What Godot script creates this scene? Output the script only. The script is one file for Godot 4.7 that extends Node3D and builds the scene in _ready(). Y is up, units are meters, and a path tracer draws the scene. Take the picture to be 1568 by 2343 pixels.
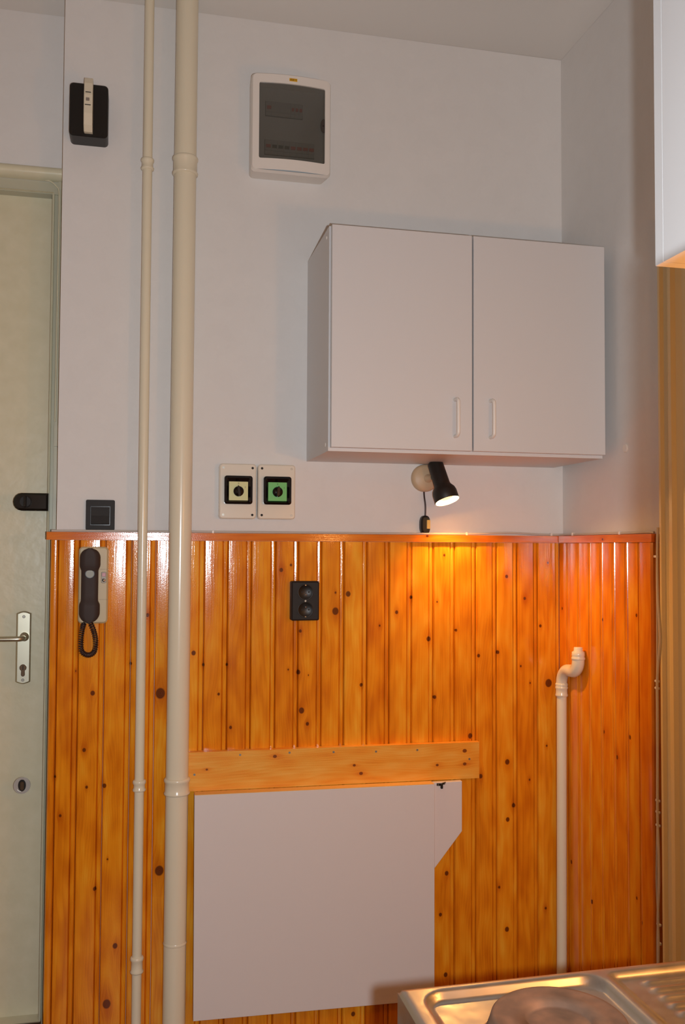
extends Node3D
# A corner of a small hallway kitchen. x runs right along the back wall, y up, z out of the back wall towards the viewer. Metres.

const XR := 1.283      # face of the right-hand wall
const ZN := 2.20       # face of the wing wall behind the kitchen unit
const YC := 3.07       # ceiling
const YF := -0.06      # floor
const ZW := 0.022      # front of the panelling boards
const YT := 1.335      # top of the boards
const KNOTS_BACK := [ [-0.150, 0.983, 0.0018], [-0.105, 0.923, 0.0061], [-0.125, 0.772, 0.0049], [-0.006, 1.000, 0.0037], [0.037, 1.131, 0.0049], [0.074, 0.917, 0.0134], [0.163, 1.025, 0.0061], [0.190, 0.992, 0.0037], [0.406, 1.254, 0.0055], [0.564, 1.136, 0.0098], [0.601, 1.185, 0.0073], [0.462, 1.081, 0.0043], [0.457, 0.965, 0.0061], [0.467, 0.857, 0.0079], [0.484, 0.819, 0.0049], [0.428, 0.973, 0.0024], [0.233, 0.910, 0.0037], [0.267, 0.817, 0.0043], [0.255, 0.991, 0.0037], [0.486, 0.956, 0.0018], [0.564, 1.189, 0.0030], [0.434, 1.268, 0.0037], [0.746, 1.131, 0.0049], [0.695, 1.093, 0.0030], [0.790, 1.174, 0.0049], [0.844, 1.052, 0.0067], [0.892, 1.297, 0.0037], [0.863, 0.882, 0.0049], [0.929, 1.076, 0.0037], [0.999, 1.000, 0.0049], [0.973, 0.765, 0.0073], [1.060, 1.009, 0.0049], [1.088, 1.234, 0.0049], [0.641, 0.924, 0.0049], [0.870, 1.160, 0.0024], [1.146, 1.168, 0.0043], [1.197, 1.085, 0.0043], [1.133, 0.966, 0.0030], [1.223, 0.913, 0.0110], [1.163, 0.915, 0.0024], [1.222, 1.275, 0.0030], [1.089, 0.684, 0.0073], [1.109, 0.555, 0.0061], [1.090, 0.515, 0.0061], [1.160, 0.628, 0.0030], [1.216, 0.726, 0.0030], [0.900, 0.371, 0.0061], [1.063, 0.319, 0.0037], [0.881, 0.254, 0.0049], [1.087, 0.195, 0.0067], [1.211, 0.246, 0.0037], [0.897, 0.081, 0.0061], [-0.117, 0.673, 0.0037], [-0.071, 0.674, 0.0055], [-0.184, 0.601, 0.0037], [-0.092, 0.402, 0.0049], [-0.060, 0.478, 0.0024], [0.077, 0.438, 0.0122], [-0.037, 0.247, 0.0067], [-0.057, 0.096, 0.0110], [-0.199, 0.704, 0.0030], [0.621, -0.001, 0.0061], [1.005, 0.646, 0.0061] ]
const KNOTS_RIGHT := [ [0.282, 1.123, 0.0043], [0.039, 1.138, 0.0043], [0.458, 1.148, 0.0043], [0.288, 0.818, 0.0043], [0.422, 0.830, 0.0054], [0.357, 0.764, 0.0054], [0.211, 0.331, 0.0054], [0.477, 0.376, 0.0054], [0.090, 0.401, 0.0054], [0.450, 0.429, 0.0038] ]

var M := {}
var taken := {}

# ---------------------------------------------------------------- helpers
func numbered(called: String) -> String:
	var n: int = taken.get(called, 0)
	taken[called] = n + 1
	return called if n == 0 else "%s_%03d" % [called, n]

func thing(called: String, label: String, category: String, at := Vector3.ZERO, group := "") -> Node3D:
	var o := Node3D.new()
	o.name = numbered(called)
	add_child(o)
	o.position = at
	o.set_meta("label", label)
	o.set_meta("category", category)
	if group != "":
		o.set_meta("group", group)
	return o

func tag(o: Node3D, label: String, category: String, group := "") -> Node3D:
	o.set_meta("label", label)
	o.set_meta("category", category)
	if group != "":
		o.set_meta("group", group)
	return o

func begin() -> SurfaceTool:
	var st := SurfaceTool.new()
	st.begin(Mesh.PRIMITIVE_TRIANGLES)
	st.set_smooth_group(-1)
	return st

func obj(called: String, st: SurfaceTool, m: Material, parent: Node3D = self) -> MeshInstance3D:
	st.generate_normals()
	var o := MeshInstance3D.new()
	o.mesh = st.commit()
	o.material_override = m
	if parent == self:
		o.name = numbered(called)
		add_child(o)
	else:
		o.name = called
		parent.add_child(o, true)
	return o

func struct(called: String, st: SurfaceTool, m: Material) -> MeshInstance3D:
	var o := MeshInstance3D.new()
	st.generate_normals()
	o.mesh = st.commit()
	o.material_override = m
	o.name = called
	add_child(o)
	o.set_meta("kind", "structure")
	return o

func quad(st: SurfaceTool, a: Vector3, b: Vector3, c: Vector3, d: Vector3) -> void:
	# a b c d run counter-clockwise seen from the front
	for v in [a, c, b, a, d, c]:
		st.add_vertex(v)

func quad_uv(st: SurfaceTool, p: Array, uv: Array) -> void:
	for i in [0, 2, 1, 0, 3, 2]:
		st.set_uv(uv[i])
		st.add_vertex(p[i])

func box(st: SurfaceTool, lo: Vector3, hi: Vector3, T := Transform3D()) -> void:
	var c: Array[Vector3] = []
	for i in 8:
		c.append(T * Vector3(hi.x if i & 1 else lo.x, hi.y if i & 2 else lo.y, hi.z if i & 4 else lo.z))
	quad(st, c[4], c[5], c[7], c[6])
	quad(st, c[1], c[0], c[2], c[3])
	quad(st, c[0], c[4], c[6], c[2])
	quad(st, c[5], c[1], c[3], c[7])
	quad(st, c[6], c[7], c[3], c[2])
	quad(st, c[0], c[1], c[5], c[4])

func rrect(cx: float, cy: float, w: float, h: float, r: float, seg := 5) -> PackedVector2Array:
	var out := PackedVector2Array()
	var k := [[1, -1, -PI / 2], [1, 1, 0.0], [-1, 1, PI / 2], [-1, -1, PI]]
	for q in k:
		for i in seg + 1:
			var a: float = q[2] + PI / 2 * i / seg
			out.append(Vector2(cx + q[0] * (w / 2 - r) + r * cos(a), cy + q[1] * (h / 2 - r) + r * sin(a)))
	return out

func disc(cx: float, cy: float, r: float, seg := 24) -> PackedVector2Array:
	var out := PackedVector2Array()
	for i in seg:
		out.append(Vector2(cx + r * cos(TAU * i / seg), cy + r * sin(TAU * i / seg)))
	return out

func inset(p: PackedVector2Array, d: float) -> PackedVector2Array:
	var out := PackedVector2Array()
	var n := p.size()
	for i in n:
		var e1 := (p[i] - p[(i + n - 1) % n]).normalized()
		var e2 := (p[(i + 1) % n] - p[i]).normalized()
		var n1 := Vector2(-e1.y, e1.x)
		var n2 := Vector2(-e2.y, e2.x)
		var b := (n1 + n2)
		var den := maxf(0.3, 1.0 + n1.dot(n2))
		out.append(p[i] + b * d / den)
	return out

# an outline in x and y (counter-clockwise), from z0 to z1, with a bevelled front edge
func extrude(st: SurfaceTool, p: PackedVector2Array, z0: float, z1: float, bevel := 0.0, T := Transform3D()) -> void:
	var n := p.size()
	var f := inset(p, bevel) if bevel > 0.0 else p
	var zb := z1 - bevel
	for i in n:
		var j := (i + 1) % n
		quad(st, T * Vector3(p[i].x, p[i].y, z0), T * Vector3(p[j].x, p[j].y, z0), T * Vector3(p[j].x, p[j].y, zb), T * Vector3(p[i].x, p[i].y, zb))
		if bevel > 0.0:
			quad(st, T * Vector3(p[i].x, p[i].y, zb), T * Vector3(p[j].x, p[j].y, zb), T * Vector3(f[j].x, f[j].y, z1), T * Vector3(f[i].x, f[i].y, z1))
	var t := Geometry2D.triangulate_polygon(f)
	for k in range(0, t.size(), 3):
		var a := f[t[k]]
		var b := f[t[k + 1]]
		var c := f[t[k + 2]]
		if (b - a).cross(c - a) > 0.0:
			var s := b
			b = c
			c = s
		for v in [a, b, c]:
			st.add_vertex(T * Vector3(v.x, v.y, z1))
	t = Geometry2D.triangulate_polygon(p)
	for k in range(0, t.size(), 3):
		var a := p[t[k]]
		var b := p[t[k + 1]]
		var c := p[t[k + 2]]
		if (b - a).cross(c - a) < 0.0:
			var s := b
			b = c
			c = s
		for v in [a, b, c]:
			st.add_vertex(T * Vector3(v.x, v.y, z0))

# a frame: outline p with a hole q of the same number of points, from z0 to z1
func frame(st: SurfaceTool, p: PackedVector2Array, q: PackedVector2Array, z0: float, z1: float, T := Transform3D()) -> void:
	var n := p.size()
	for i in n:
		var j := (i + 1) % n
		quad(st, T * Vector3(p[i].x, p[i].y, z0), T * Vector3(p[j].x, p[j].y, z0), T * Vector3(p[j].x, p[j].y, z1), T * Vector3(p[i].x, p[i].y, z1))
		quad(st, T * Vector3(q[j].x, q[j].y, z0), T * Vector3(q[i].x, q[i].y, z0), T * Vector3(q[i].x, q[i].y, z1), T * Vector3(q[j].x, q[j].y, z1))
		quad(st, T * Vector3(p[i].x, p[i].y, z1), T * Vector3(p[j].x, p[j].y, z1), T * Vector3(q[j].x, q[j].y, z1), T * Vector3(q[i].x, q[i].y, z1))
		quad(st, T * Vector3(p[j].x, p[j].y, z0), T * Vector3(p[i].x, p[i].y, z0), T * Vector3(q[i].x, q[i].y, z0), T * Vector3(q[j].x, q[j].y, z0))

# a profile of (radius, height) turned about the y axis
func lathe(st: SurfaceTool, prof: Array, T := Transform3D(), seg := 32) -> void:
	st.set_smooth_group(0)
	for i in prof.size() - 1:
		var a: Vector2 = prof[i]
		var b: Vector2 = prof[i + 1]
		for k in seg:
			var u := TAU * k / seg
			var w := TAU * (k + 1) / seg
			var p0 := T * Vector3(a.x * cos(u), a.y, -a.x * sin(u))
			var p1 := T * Vector3(a.x * cos(w), a.y, -a.x * sin(w))
			var p2 := T * Vector3(b.x * cos(w), b.y, -b.x * sin(w))
			var p3 := T * Vector3(b.x * cos(u), b.y, -b.x * sin(u))
			if a.x < 1e-6:
				for v in [p0, p3, p2]:
					st.add_vertex(v)
			elif b.x < 1e-6:
				for v in [p0, p2, p1]:
					st.add_vertex(v)
			else:
				quad(st, p0, p1, p2, p3)
	st.set_smooth_group(-1)

# a round tube along points; r may be one radius or one for each point
func tube(st: SurfaceTool, pts: Array, r: Variant, seg := 10, caps := true) -> void:
	var n := pts.size()
	var rings := []
	var up := Vector3.ZERO
	for i in n:
		var d: Vector3 = (pts[mini(i + 1, n - 1)] - pts[maxi(i - 1, 0)]).normalized()
		if i == 0:
			up = d.cross(Vector3(0.13, 0.21, 0.97)).normalized()
			if up.length() < 0.1:
				up = d.cross(Vector3.UP).normalized()
		up = (up - d * up.dot(d)).normalized()
		var side := d.cross(up)
		var rad: float = r[i] if r is Array else r
		var ring := []
		for k in seg:
			var a := TAU * k / seg
			ring.append(pts[i] + (up * cos(a) + side * sin(a)) * rad)
		rings.append(ring)
	st.set_smooth_group(0)
	for i in n - 1:
		for k in seg:
			var l := (k + 1) % seg
			quad(st, rings[i][k], rings[i][l], rings[i + 1][l], rings[i + 1][k])
	st.set_smooth_group(-1)
	if caps:
		for k in range(1, seg - 1):
			for v in [rings[0][0], rings[0][k], rings[0][k + 1]]:
				st.add_vertex(v)
			for v in [rings[n - 1][0], rings[n - 1][k + 1], rings[n - 1][k]]:
				st.add_vertex(v)

func smooth(pts: Array, steps := 6) -> Array:
	var out := []
	var n := pts.size()
	for i in n - 1:
		for s in steps:
			var p: Vector3 = pts[i]
			out.append(p.cubic_interpolate(pts[i + 1], pts[maxi(i - 1, 0)], pts[mini(i + 2, n - 1)], float(s) / steps))
	out.append(pts[n - 1])
	return out

func mat(c: Color, rough := 0.6, metal := 0.0, spec := 0.5) -> StandardMaterial3D:
	var m := StandardMaterial3D.new()
	m.albedo_color = c
	m.roughness = rough
	m.metallic = metal
	m.metallic_specular = spec
	return m

func rgb(r: int, g: int, b: int) -> Color:
	return Color(r / 255.0, g / 255.0, b / 255.0)

func noise(seed_: int, freq: float, octaves := 3) -> FastNoiseLite:
	var n := FastNoiseLite.new()
	n.seed = seed_
	n.noise_type = FastNoiseLite.TYPE_SIMPLEX_SMOOTH
	n.frequency = freq
	n.fractal_octaves = octaves
	return n

func noise_texture(seed_: int, freq: float, octaves: int, c0: Color, c1: Color, size := 512) -> NoiseTexture2D:
	var t := NoiseTexture2D.new()
	t.noise = noise(seed_, freq, octaves)
	t.width = size
	t.height = size
	t.seamless = true
	var g := Gradient.new()
	g.set_color(0, c0)
	g.set_color(1, c1)
	t.color_ramp = g
	return t

# pine seen flat: u across the grain, v along it (both metres). edges are the joints between boards, knots are [u, v, radius]
func pine(w: int, h: int, size: Vector2, origin: Vector2, edges: Array, knots: Array, seed_: int, tones: Array) -> Array:
	var nf := noise(seed_, 1.0, 2)
	var nb := noise(seed_ + 7, 1.0, 2)
	var rng := RandomNumberGenerator.new()
	rng.seed = seed_
	var nboards := edges.size() - 1
	var tone := []
	var off := []
	var ring := []
	for i in nboards:
		tone.append(rng.randf_range(-1.0, 1.0))
		off.append(rng.randf_range(0.0, 400.0))
		ring.append([rng.randf_range(-0.3, 1.3), rng.randf_range(0.25, 1.0)])
	var byboard := []
	for i in nboards:
		var mine := []
		for k in knots:
			if k[0] > edges[i] - 0.012 and k[0] < edges[i + 1] + 0.012:
				mine.append(k)
		byboard.append(mine)
	var light: Color = tones[0]
	var midc: Color = tones[1]
	var dark: Color = tones[2]
	var knotc: Color = tones[3]
	var data := PackedByteArray()
	data.resize(w * h * 3)
	var hd := PackedFloat32Array()
	hd.resize(w * h)
	var board := PackedInt32Array()
	board.resize(w)
	for x in w:
		var u := origin.x + (x + 0.5) / w * size.x
		var b := 0
		while b < nboards - 1 and u > edges[b + 1]:
			b += 1
		board[x] = b
	for y in h:
		var v := origin.y + (1.0 - (y + 0.5) / h) * size.y
		for x in w:
			var u := origin.x + (x + 0.5) / w * size.x
			var b := board[x]
			var o: float = off[b]
			var du := 0.0
			var kd := 0.0
			var halo := 0.0
			for k in byboard[b]:
				var dv: float = v - k[1]
				if absf(dv) < 0.07:
					var dx: float = u - k[0]
					var r: float = k[2] * 0.82
					var q := dx * dx + dv * dv * 0.35
					du += dx * 0.9 * exp(-q / (r * r * 9.0))
					var e := sqrt(dx * dx + dv * dv * 0.72) / r
					if e < 1.25:
						kd = maxf(kd, clampf((1.25 - e) * 4.0, 0.0, 1.0) * (0.72 + 0.28 * absf(sin(e * 9.0))))
					halo = maxf(halo, exp(-(dx * dx * 1.2 + dv * dv * 0.2) / (r * r * 5.0)))
			var uu := u - du
			var bend := nb.get_noise_2d(uu * 9.0 + o, v * 2.2 + o)
			# growth rings, cut flat: arches where the board passes near the heart
			var c: float = edges[b] + (edges[b + 1] - edges[b]) * ring[b][0]
			var across := uu - c + bend * 0.018
			var rr: float = sqrt(across * across + pow((v - 0.9 + o * 0.002) * 0.012, 2.0)) * 190.0 * ring[b][1]
			var g: float = rr - floorf(rr)
			g = g * g * (1.0 - smoothstep(0.86, 1.0, g))
			var streak := nf.get_noise_2d(uu * 420.0 + o, v * 7.0) * 0.5 + nf.get_noise_2d(uu * 150.0 - o, v * 3.0) * 0.5
			var blotch := nb.get_noise_2d(uu * 22.0 - o, v * 6.0 + o)
			var t: float = clampf(0.44 + tone[b] * 0.17 + blotch * 0.30 + g * 0.17 + streak * 0.13 + halo * 0.30, 0.0, 1.0)
			var col := light.lerp(midc, t * 2.0) if t < 0.5 else midc.lerp(dark, t * 2.0 - 1.0)
			if kd > 0.0:
				col = col.lerp(knotc, kd)
			var i := (y * w + x) * 3
			data[i] = int(clampf(col.r, 0.0, 1.0) * 255.0)
			data[i + 1] = int(clampf(col.g, 0.0, 1.0) * 255.0)
			data[i + 2] = int(clampf(col.b, 0.0, 1.0) * 255.0)
			hd[y * w + x] = 0.5 + streak * 0.3 + g * 0.12 + nf.get_noise_2d(uu * 700.0, v * 260.0) * 0.16 - kd * 0.1
	var im := Image.create_from_data(w, h, false, Image.FORMAT_RGB8, data)
	var hm := Image.create_from_data(w, h, false, Image.FORMAT_RF, hd.to_byte_array())
	return [ImageTexture.create_from_image(im), ImageTexture.create_from_image(hm)]

func wood_material(tex: Array, rough: float, relief: float) -> StandardMaterial3D:
	var m := mat(Color.WHITE, rough)
	m.albedo_texture = tex[0]
	m.heightmap_enabled = true
	m.heightmap_texture = tex[1]
	m.heightmap_scale = relief
	return m

# one tongue-and-groove board: face, groove, bead, groove. along = direction across the wall, out = direction out of the wall
func board_mesh(u0: float, u1: float, y0: float, y1: float, along: Vector3, out_: Vector3, base: Vector3, uo: Vector2, us: Vector2, proud: float, bead := true) -> SurfaceTool:
	var st := begin()
	var w := u1 - u0
	var prof := [Vector2(0.0005, -0.0215), Vector2(0.0005, -0.0060), Vector2(0.0032, 0.0)]
	if bead and w > 0.03:
		prof.append_array([Vector2(w - 0.0158, 0.0), Vector2(w - 0.0140, -0.0060), Vector2(w - 0.0118, -0.0012), Vector2(w - 0.0070, -0.0004), Vector2(w - 0.0032, -0.0012)])
	else:
		prof.append(Vector2(w - 0.0032, 0.0))
	prof.append_array([Vector2(w - 0.0005, -0.0060), Vector2(w - 0.0005, -0.0215)])
	# the face is very slightly crowned
	var last := prof.size() - 1
	for i in range(3, last):
		if prof[i].y == 0.0:
			var f1: Vector2 = prof[i]
			var f0: Vector2 = prof[2]
			for k in range(7, 0, -1):
				var q := k / 8.0
				prof.insert(3, Vector2(lerpf(f0.x, f1.x, q), 0.0007 * 4.0 * q * (1.0 - q)))
			break
	for i in prof.size() - 1:
		var a: Vector2 = prof[i]
		var b: Vector2 = prof[i + 1]
		st.set_smooth_group(0 if a.y >= 0.0 and b.y >= 0.0 else -1)
		var pa := base + along * (u0 + a.x) + out_ * (ZW + a.y + (proud if a.y > -0.01 else 0.0))
		var pb := base + along * (u0 + b.x) + out_ * (ZW + b.y + (proud if b.y > -0.01 else 0.0))
		var ua := (u0 + a.x - uo.x) / us.x
		var ub := (u0 + b.x - uo.x) / us.x
		var va := 1.0 - (y0 - uo.y) / us.y
		var vb := 1.0 - (y1 - uo.y) / us.y
		var p := [pa + Vector3(0, y0, 0), pb + Vector3(0, y0, 0), pb + Vector3(0, y1, 0), pa + Vector3(0, y1, 0)]
		var uv := [Vector2(ua, va), Vector2(ub, va), Vector2(ub, vb), Vector2(ua, vb)]
		if along.cross(Vector3.UP).dot(out_) < 0.0:
			p = [p[1], p[0], p[3], p[2]]
			uv = [uv[1], uv[0], uv[3], uv[2]]
		quad_uv(st, p, uv)
	return st

# a plain board with grain along its long side; uv over the whole of the given texture
func plank(st: SurfaceTool, p: Array, depth: Vector3, uv: Array, bevel := 0.0) -> void:
	# p: four front corners counter-clockwise, depth: from front to back
	var c: Vector3 = (p[0] + p[1] + p[2] + p[3]) / 4.0
	var f := []
	for q in p:
		f.append(q + (c - q).normalized() * bevel)
	var e := []
	for q in p:
		e.append(q + depth.normalized() * bevel)
	quad_uv(st, f, uv)
	for i in 4:
		var j := (i + 1) % 4
		if bevel > 0.0:
			quad_uv(st, [e[i], e[j], f[j], f[i]], [uv[i], uv[j], uv[j], uv[i]])
		quad_uv(st, [p[i] + depth, p[j] + depth, e[j], e[i]], [uv[i], uv[j], uv[j], uv[i]])
	quad_uv(st, [p[1] + depth, p[0] + depth, p[3] + depth, p[2] + depth], [uv[1], uv[0], uv[3], uv[2]])

func text(called: String, s: String, height: float, m: Material, parent: Node3D, at: Vector3, family := "Droid Sans") -> void:
	var t := TextMesh.new()
	var f := SystemFont.new()
	f.font_names = PackedStringArray([family])
	t.font = f
	t.text = s
	t.font_size = 32
	t.pixel_size = height / 23.0
	t.depth = 0.0004
	var o := MeshInstance3D.new()
	o.mesh = t
	o.material_override = m
	o.name = called
	parent.add_child(o, true)
	o.position = at

# ---------------------------------------------------------------- scene
func _ready() -> void:
	setting()
	materials()
	room()
	panelling()
	entrance_door()
	pipes()
	waste_pipe()
	wall_cabinet()
	fuse_box()
	main_switch()
	rotary_switches()
	light_switch()
	intercom()
	socket()
	spot_lamp()
	folding_table()
	cables()
	kitchen_unit()
	near_things()

func setting() -> void:
	var cam := Camera3D.new()
	cam.name = "camera"
	add_child(cam)
	cam.keep_aspect = Camera3D.KEEP_HEIGHT
	cam.fov = 58.31
	cam.near = 0.02
	cam.transform = Transform3D(Basis(Vector3(0.97529, 0.00488, 0.22088), Vector3(-0.01316, 0.99926, 0.03602), Vector3(-0.22054, -0.03804, 0.97464)).orthonormalized(), Vector3(0, 1.32, 2.6))
	cam.current = true
	var we := WorldEnvironment.new()
	we.name = "world"
	var e := Environment.new()
	e.background_mode = Environment.BG_COLOR
	e.background_color = Color.BLACK
	e.tonemap_mode = Environment.TONE_MAPPER_LINEAR
	e.tonemap_exposure = 1.0
	e.sdfgi_enabled = true
	e.ssao_enabled = true
	e.ssil_enabled = true
	we.environment = e
	add_child(we)
	# the flash of the camera that took the picture, just right of and below its lens
	var fl := SpotLight3D.new()
	fl.name = "camera_flash"
	add_child(fl)
	fl.position = Vector3(0.056, 1.3035, 2.6)
	fl.look_at_from_position(fl.position, Vector3(0.62, 1.42, 0.0))
	fl.spot_angle = 62.0
	fl.spot_angle_attenuation = 0.8
	fl.spot_range = 8.0
	fl.spot_attenuation = 2.0
	fl.light_color = Color(0.943, 0.974, 1.0)
	fl.light_energy = 2.4
	fl.light_size = 0.01
	fl.shadow_enabled = true

func materials() -> void:
	var plaster := mat(Color.WHITE, 0.75, 0.0, 0.3)
	plaster.albedo_texture = noise_texture(3, 0.012, 4, rgb(224, 222, 219), rgb(227, 225, 222))
	plaster.heightmap_enabled = true
	plaster.heightmap_texture = noise_texture(5, 0.06, 4, Color(0.3, 0.3, 0.3), Color(0.7, 0.7, 0.7))
	plaster.heightmap_scale = 0.04
	plaster.uv1_triplanar = true
	plaster.uv1_world_triplanar = true
	plaster.uv1_scale = Vector3(1.6, 1.6, 1.6)
	M.plaster = plaster
	M.ceiling = mat(rgb(212, 208, 202), 0.8, 0.0, 0.3)
	M.floor = mat(rgb(122, 84, 56), 0.5)
	var cream := mat(Color.WHITE, 0.30)
	cream.albedo_texture = noise_texture(9, 0.02, 3, rgb(214, 208, 178), rgb(222, 216, 188), 256)
	cream.heightmap_enabled = true
	cream.heightmap_texture = noise_texture(11, 0.035, 3, Color(0.2, 0.2, 0.2), Color(0.8, 0.8, 0.8), 256)
	cream.heightmap_scale = 0.06
	cream.uv1_triplanar = true
	cream.uv1_world_triplanar = true
	cream.uv1_scale = Vector3(3, 3, 3)
	M.cream = cream
	M.casing = mat(rgb(226, 204, 148), 0.3)
	M.greygreen = mat(rgb(190, 188, 166), 0.35)
	M.pipe = mat(rgb(228, 219, 194), 0.22)
	M.laminate = mat(rgb(213, 212, 212), 0.42)
	M.panel = mat(rgb(222, 214, 210), 0.45)
	M.white_plastic = mat(rgb(232, 226, 218), 0.35)
	M.ivory = mat(rgb(224, 214, 190), 0.4)
	M.black = mat(rgb(16, 15, 14), 0.4)
	M.black_gloss = mat(rgb(14, 12, 12), 0.15)
	M.charcoal = mat(rgb(38, 35, 33), 0.55, 0.0, 0.35)
	M.brown_black = mat(rgb(60, 49, 45), 0.55, 0.0, 0.3)
	M.handset_rim = mat(rgb(34, 25, 22), 0.4)
	M.cord_brown = mat(rgb(58, 38, 33), 0.35)
	M.beige = mat(rgb(196, 176, 136), 0.45)
	M.tan = mat(rgb(200, 174, 140), 0.45)
	M.steel = mat(rgb(190, 186, 178), 0.28, 1.0)
	M.brushed = mat(rgb(206, 204, 184), 0.33, 1.0)
	M.chrome = mat(rgb(215, 215, 215), 0.15, 1.0)
	M.screw = mat(rgb(150, 148, 140), 0.4, 0.8)
	M.dark_hole = mat(rgb(22, 16, 14), 0.7)
	M.bronze = mat(rgb(96, 76, 56), 0.35, 0.6)
	M.red = mat(rgb(190, 40, 30), 0.4)
	M.lamp_black = mat(rgb(24, 22, 20), 0.5)
	M.iron = mat(Color.WHITE, 0.55, 0.25)
	M.iron.albedo_texture = noise_texture(61, 0.012, 5, rgb(92, 74, 62), rgb(140, 104, 82), 256)
	M.iron.uv1_triplanar = true
	M.iron.uv1_scale = Vector3(6, 6, 6)
	M.steel_top = mat(rgb(196, 190, 182), 0.30, 1.0)
	M.steel_top.roughness_texture = noise_texture(63, 0.03, 4, Color(0.6, 0.6, 0.6), Color(1, 1, 1), 256)
	M.steel_top.roughness_texture_channel = BaseMaterial3D.TEXTURE_CHANNEL_RED
	M.steel_top.roughness = 0.42
	M.steel_top.uv1_triplanar = true
	M.steel_top.uv1_scale = Vector3(4, 4, 4)
	M.cable = mat(rgb(206, 194, 180), 0.5)
	M.cable_grey = mat(rgb(196, 188, 178), 0.5)

# ---------------------------------------------------------------- the room
func wall_box(called: String, lo: Vector3, hi: Vector3, m: Material) -> MeshInstance3D:
	var st := begin()
	box(st, lo, hi)
	return struct(called, st, m)

func room() -> void:
	wall_box("wall_back", Vector3(-0.207, YF, -0.25), Vector3(XR + 0.15, YC + 0.1, 0.0), M.plaster)
	# the entrance stands in a shallow recess
	wall_box("wall_entrance", Vector3(-1.35, 2.36, -0.25), Vector3(-0.2075, YC + 0.1, -0.11), M.plaster)
	wall_box("wall_left", Vector3(-1.35, YF, -0.25), Vector3(-1.2, YC + 0.1, 4.3), M.plaster)
	wall_box("wall_right", Vector3(XR, YF, 0.0), Vector3(XR + 0.15, YC + 0.1, 4.3), M.plaster)
	wall_box("floor", Vector3(-1.35, YF - 0.1, -0.25), Vector3(XR + 0.15, YF, 4.3), M.floor)
	wall_box("wall_behind", Vector3(-1.35, YF, 4.2), Vector3(XR + 0.15, YC + 0.1, 4.3), M.plaster)
	# short wing wall behind the kitchen unit
	wall_box("wall_near_right", Vector3(0.47, YF, ZN), Vector3(XR, YC, ZN + 0.14), M.plaster)
	var st := begin()
	box(st, Vector3(-1.35, YC, -0.25), Vector3(XR + 0.15, YC + 0.1, 4.3))
	var ceil := struct("ceiling", st, M.ceiling)
	# coved edges along the back and the right wall
	var R := 0.22
	st = begin()
	st.set_smooth_group(0)
	var ring := [Vector2(0.0004, YC - R - 0.004)]
	for i in 25:
		var a := PI / 2 * i / 24
		ring.append(Vector2(0.0004 + R * (1.0 - cos(a)), YC - R + R * sin(a)))
	for i in ring.size() - 1:
		var a: Vector2 = ring[i]
		var b: Vector2 = ring[i + 1]
		quad(st, Vector3(-0.207, a.y, a.x), Vector3(XR - a.x, a.y, a.x), Vector3(XR - b.x, b.y, b.x), Vector3(-0.207, b.y, b.x))
		quad(st, Vector3(XR - a.x, a.y, a.x), Vector3(XR - a.x, a.y, ZN), Vector3(XR - b.x, b.y, ZN), Vector3(XR - b.x, b.y, b.x))
		quad(st, Vector3(-1.2, a.y, a.x - 0.11), Vector3(-0.207, a.y, a.x - 0.11), Vector3(-0.207, b.y, b.x - 0.11), Vector3(-1.2, b.y, b.x - 0.11))
	# the end of the cove at the corner of the recess
	st.set_smooth_group(-1)
	for i in ring.size() - 1:
		var a: Vector2 = ring[i]
		var b: Vector2 = ring[i + 1]
		quad(st, Vector3(-0.207, a.y, a.x), Vector3(-0.207, b.y, b.x), Vector3(-0.207, YC, 0.0), Vector3(-0.207, YC, 0.0))
	obj("cove", st, M.ceiling, ceil)
	# filled screw hole in the right wall
	st = begin()
	extrude(st, disc(0, 0, 0.0115), 0.0, 0.004, 0.0015, Transform3D(Basis(Vector3(0, 0, 1), Vector3.UP, Vector3(-1, 0, 0)), Vector3(XR, 1.5885, 0.373)))
	tag(obj("wall_plug", st, M.white_plastic), "small round white plug set in the right wall beside the cabinet", "wall plug")

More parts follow.
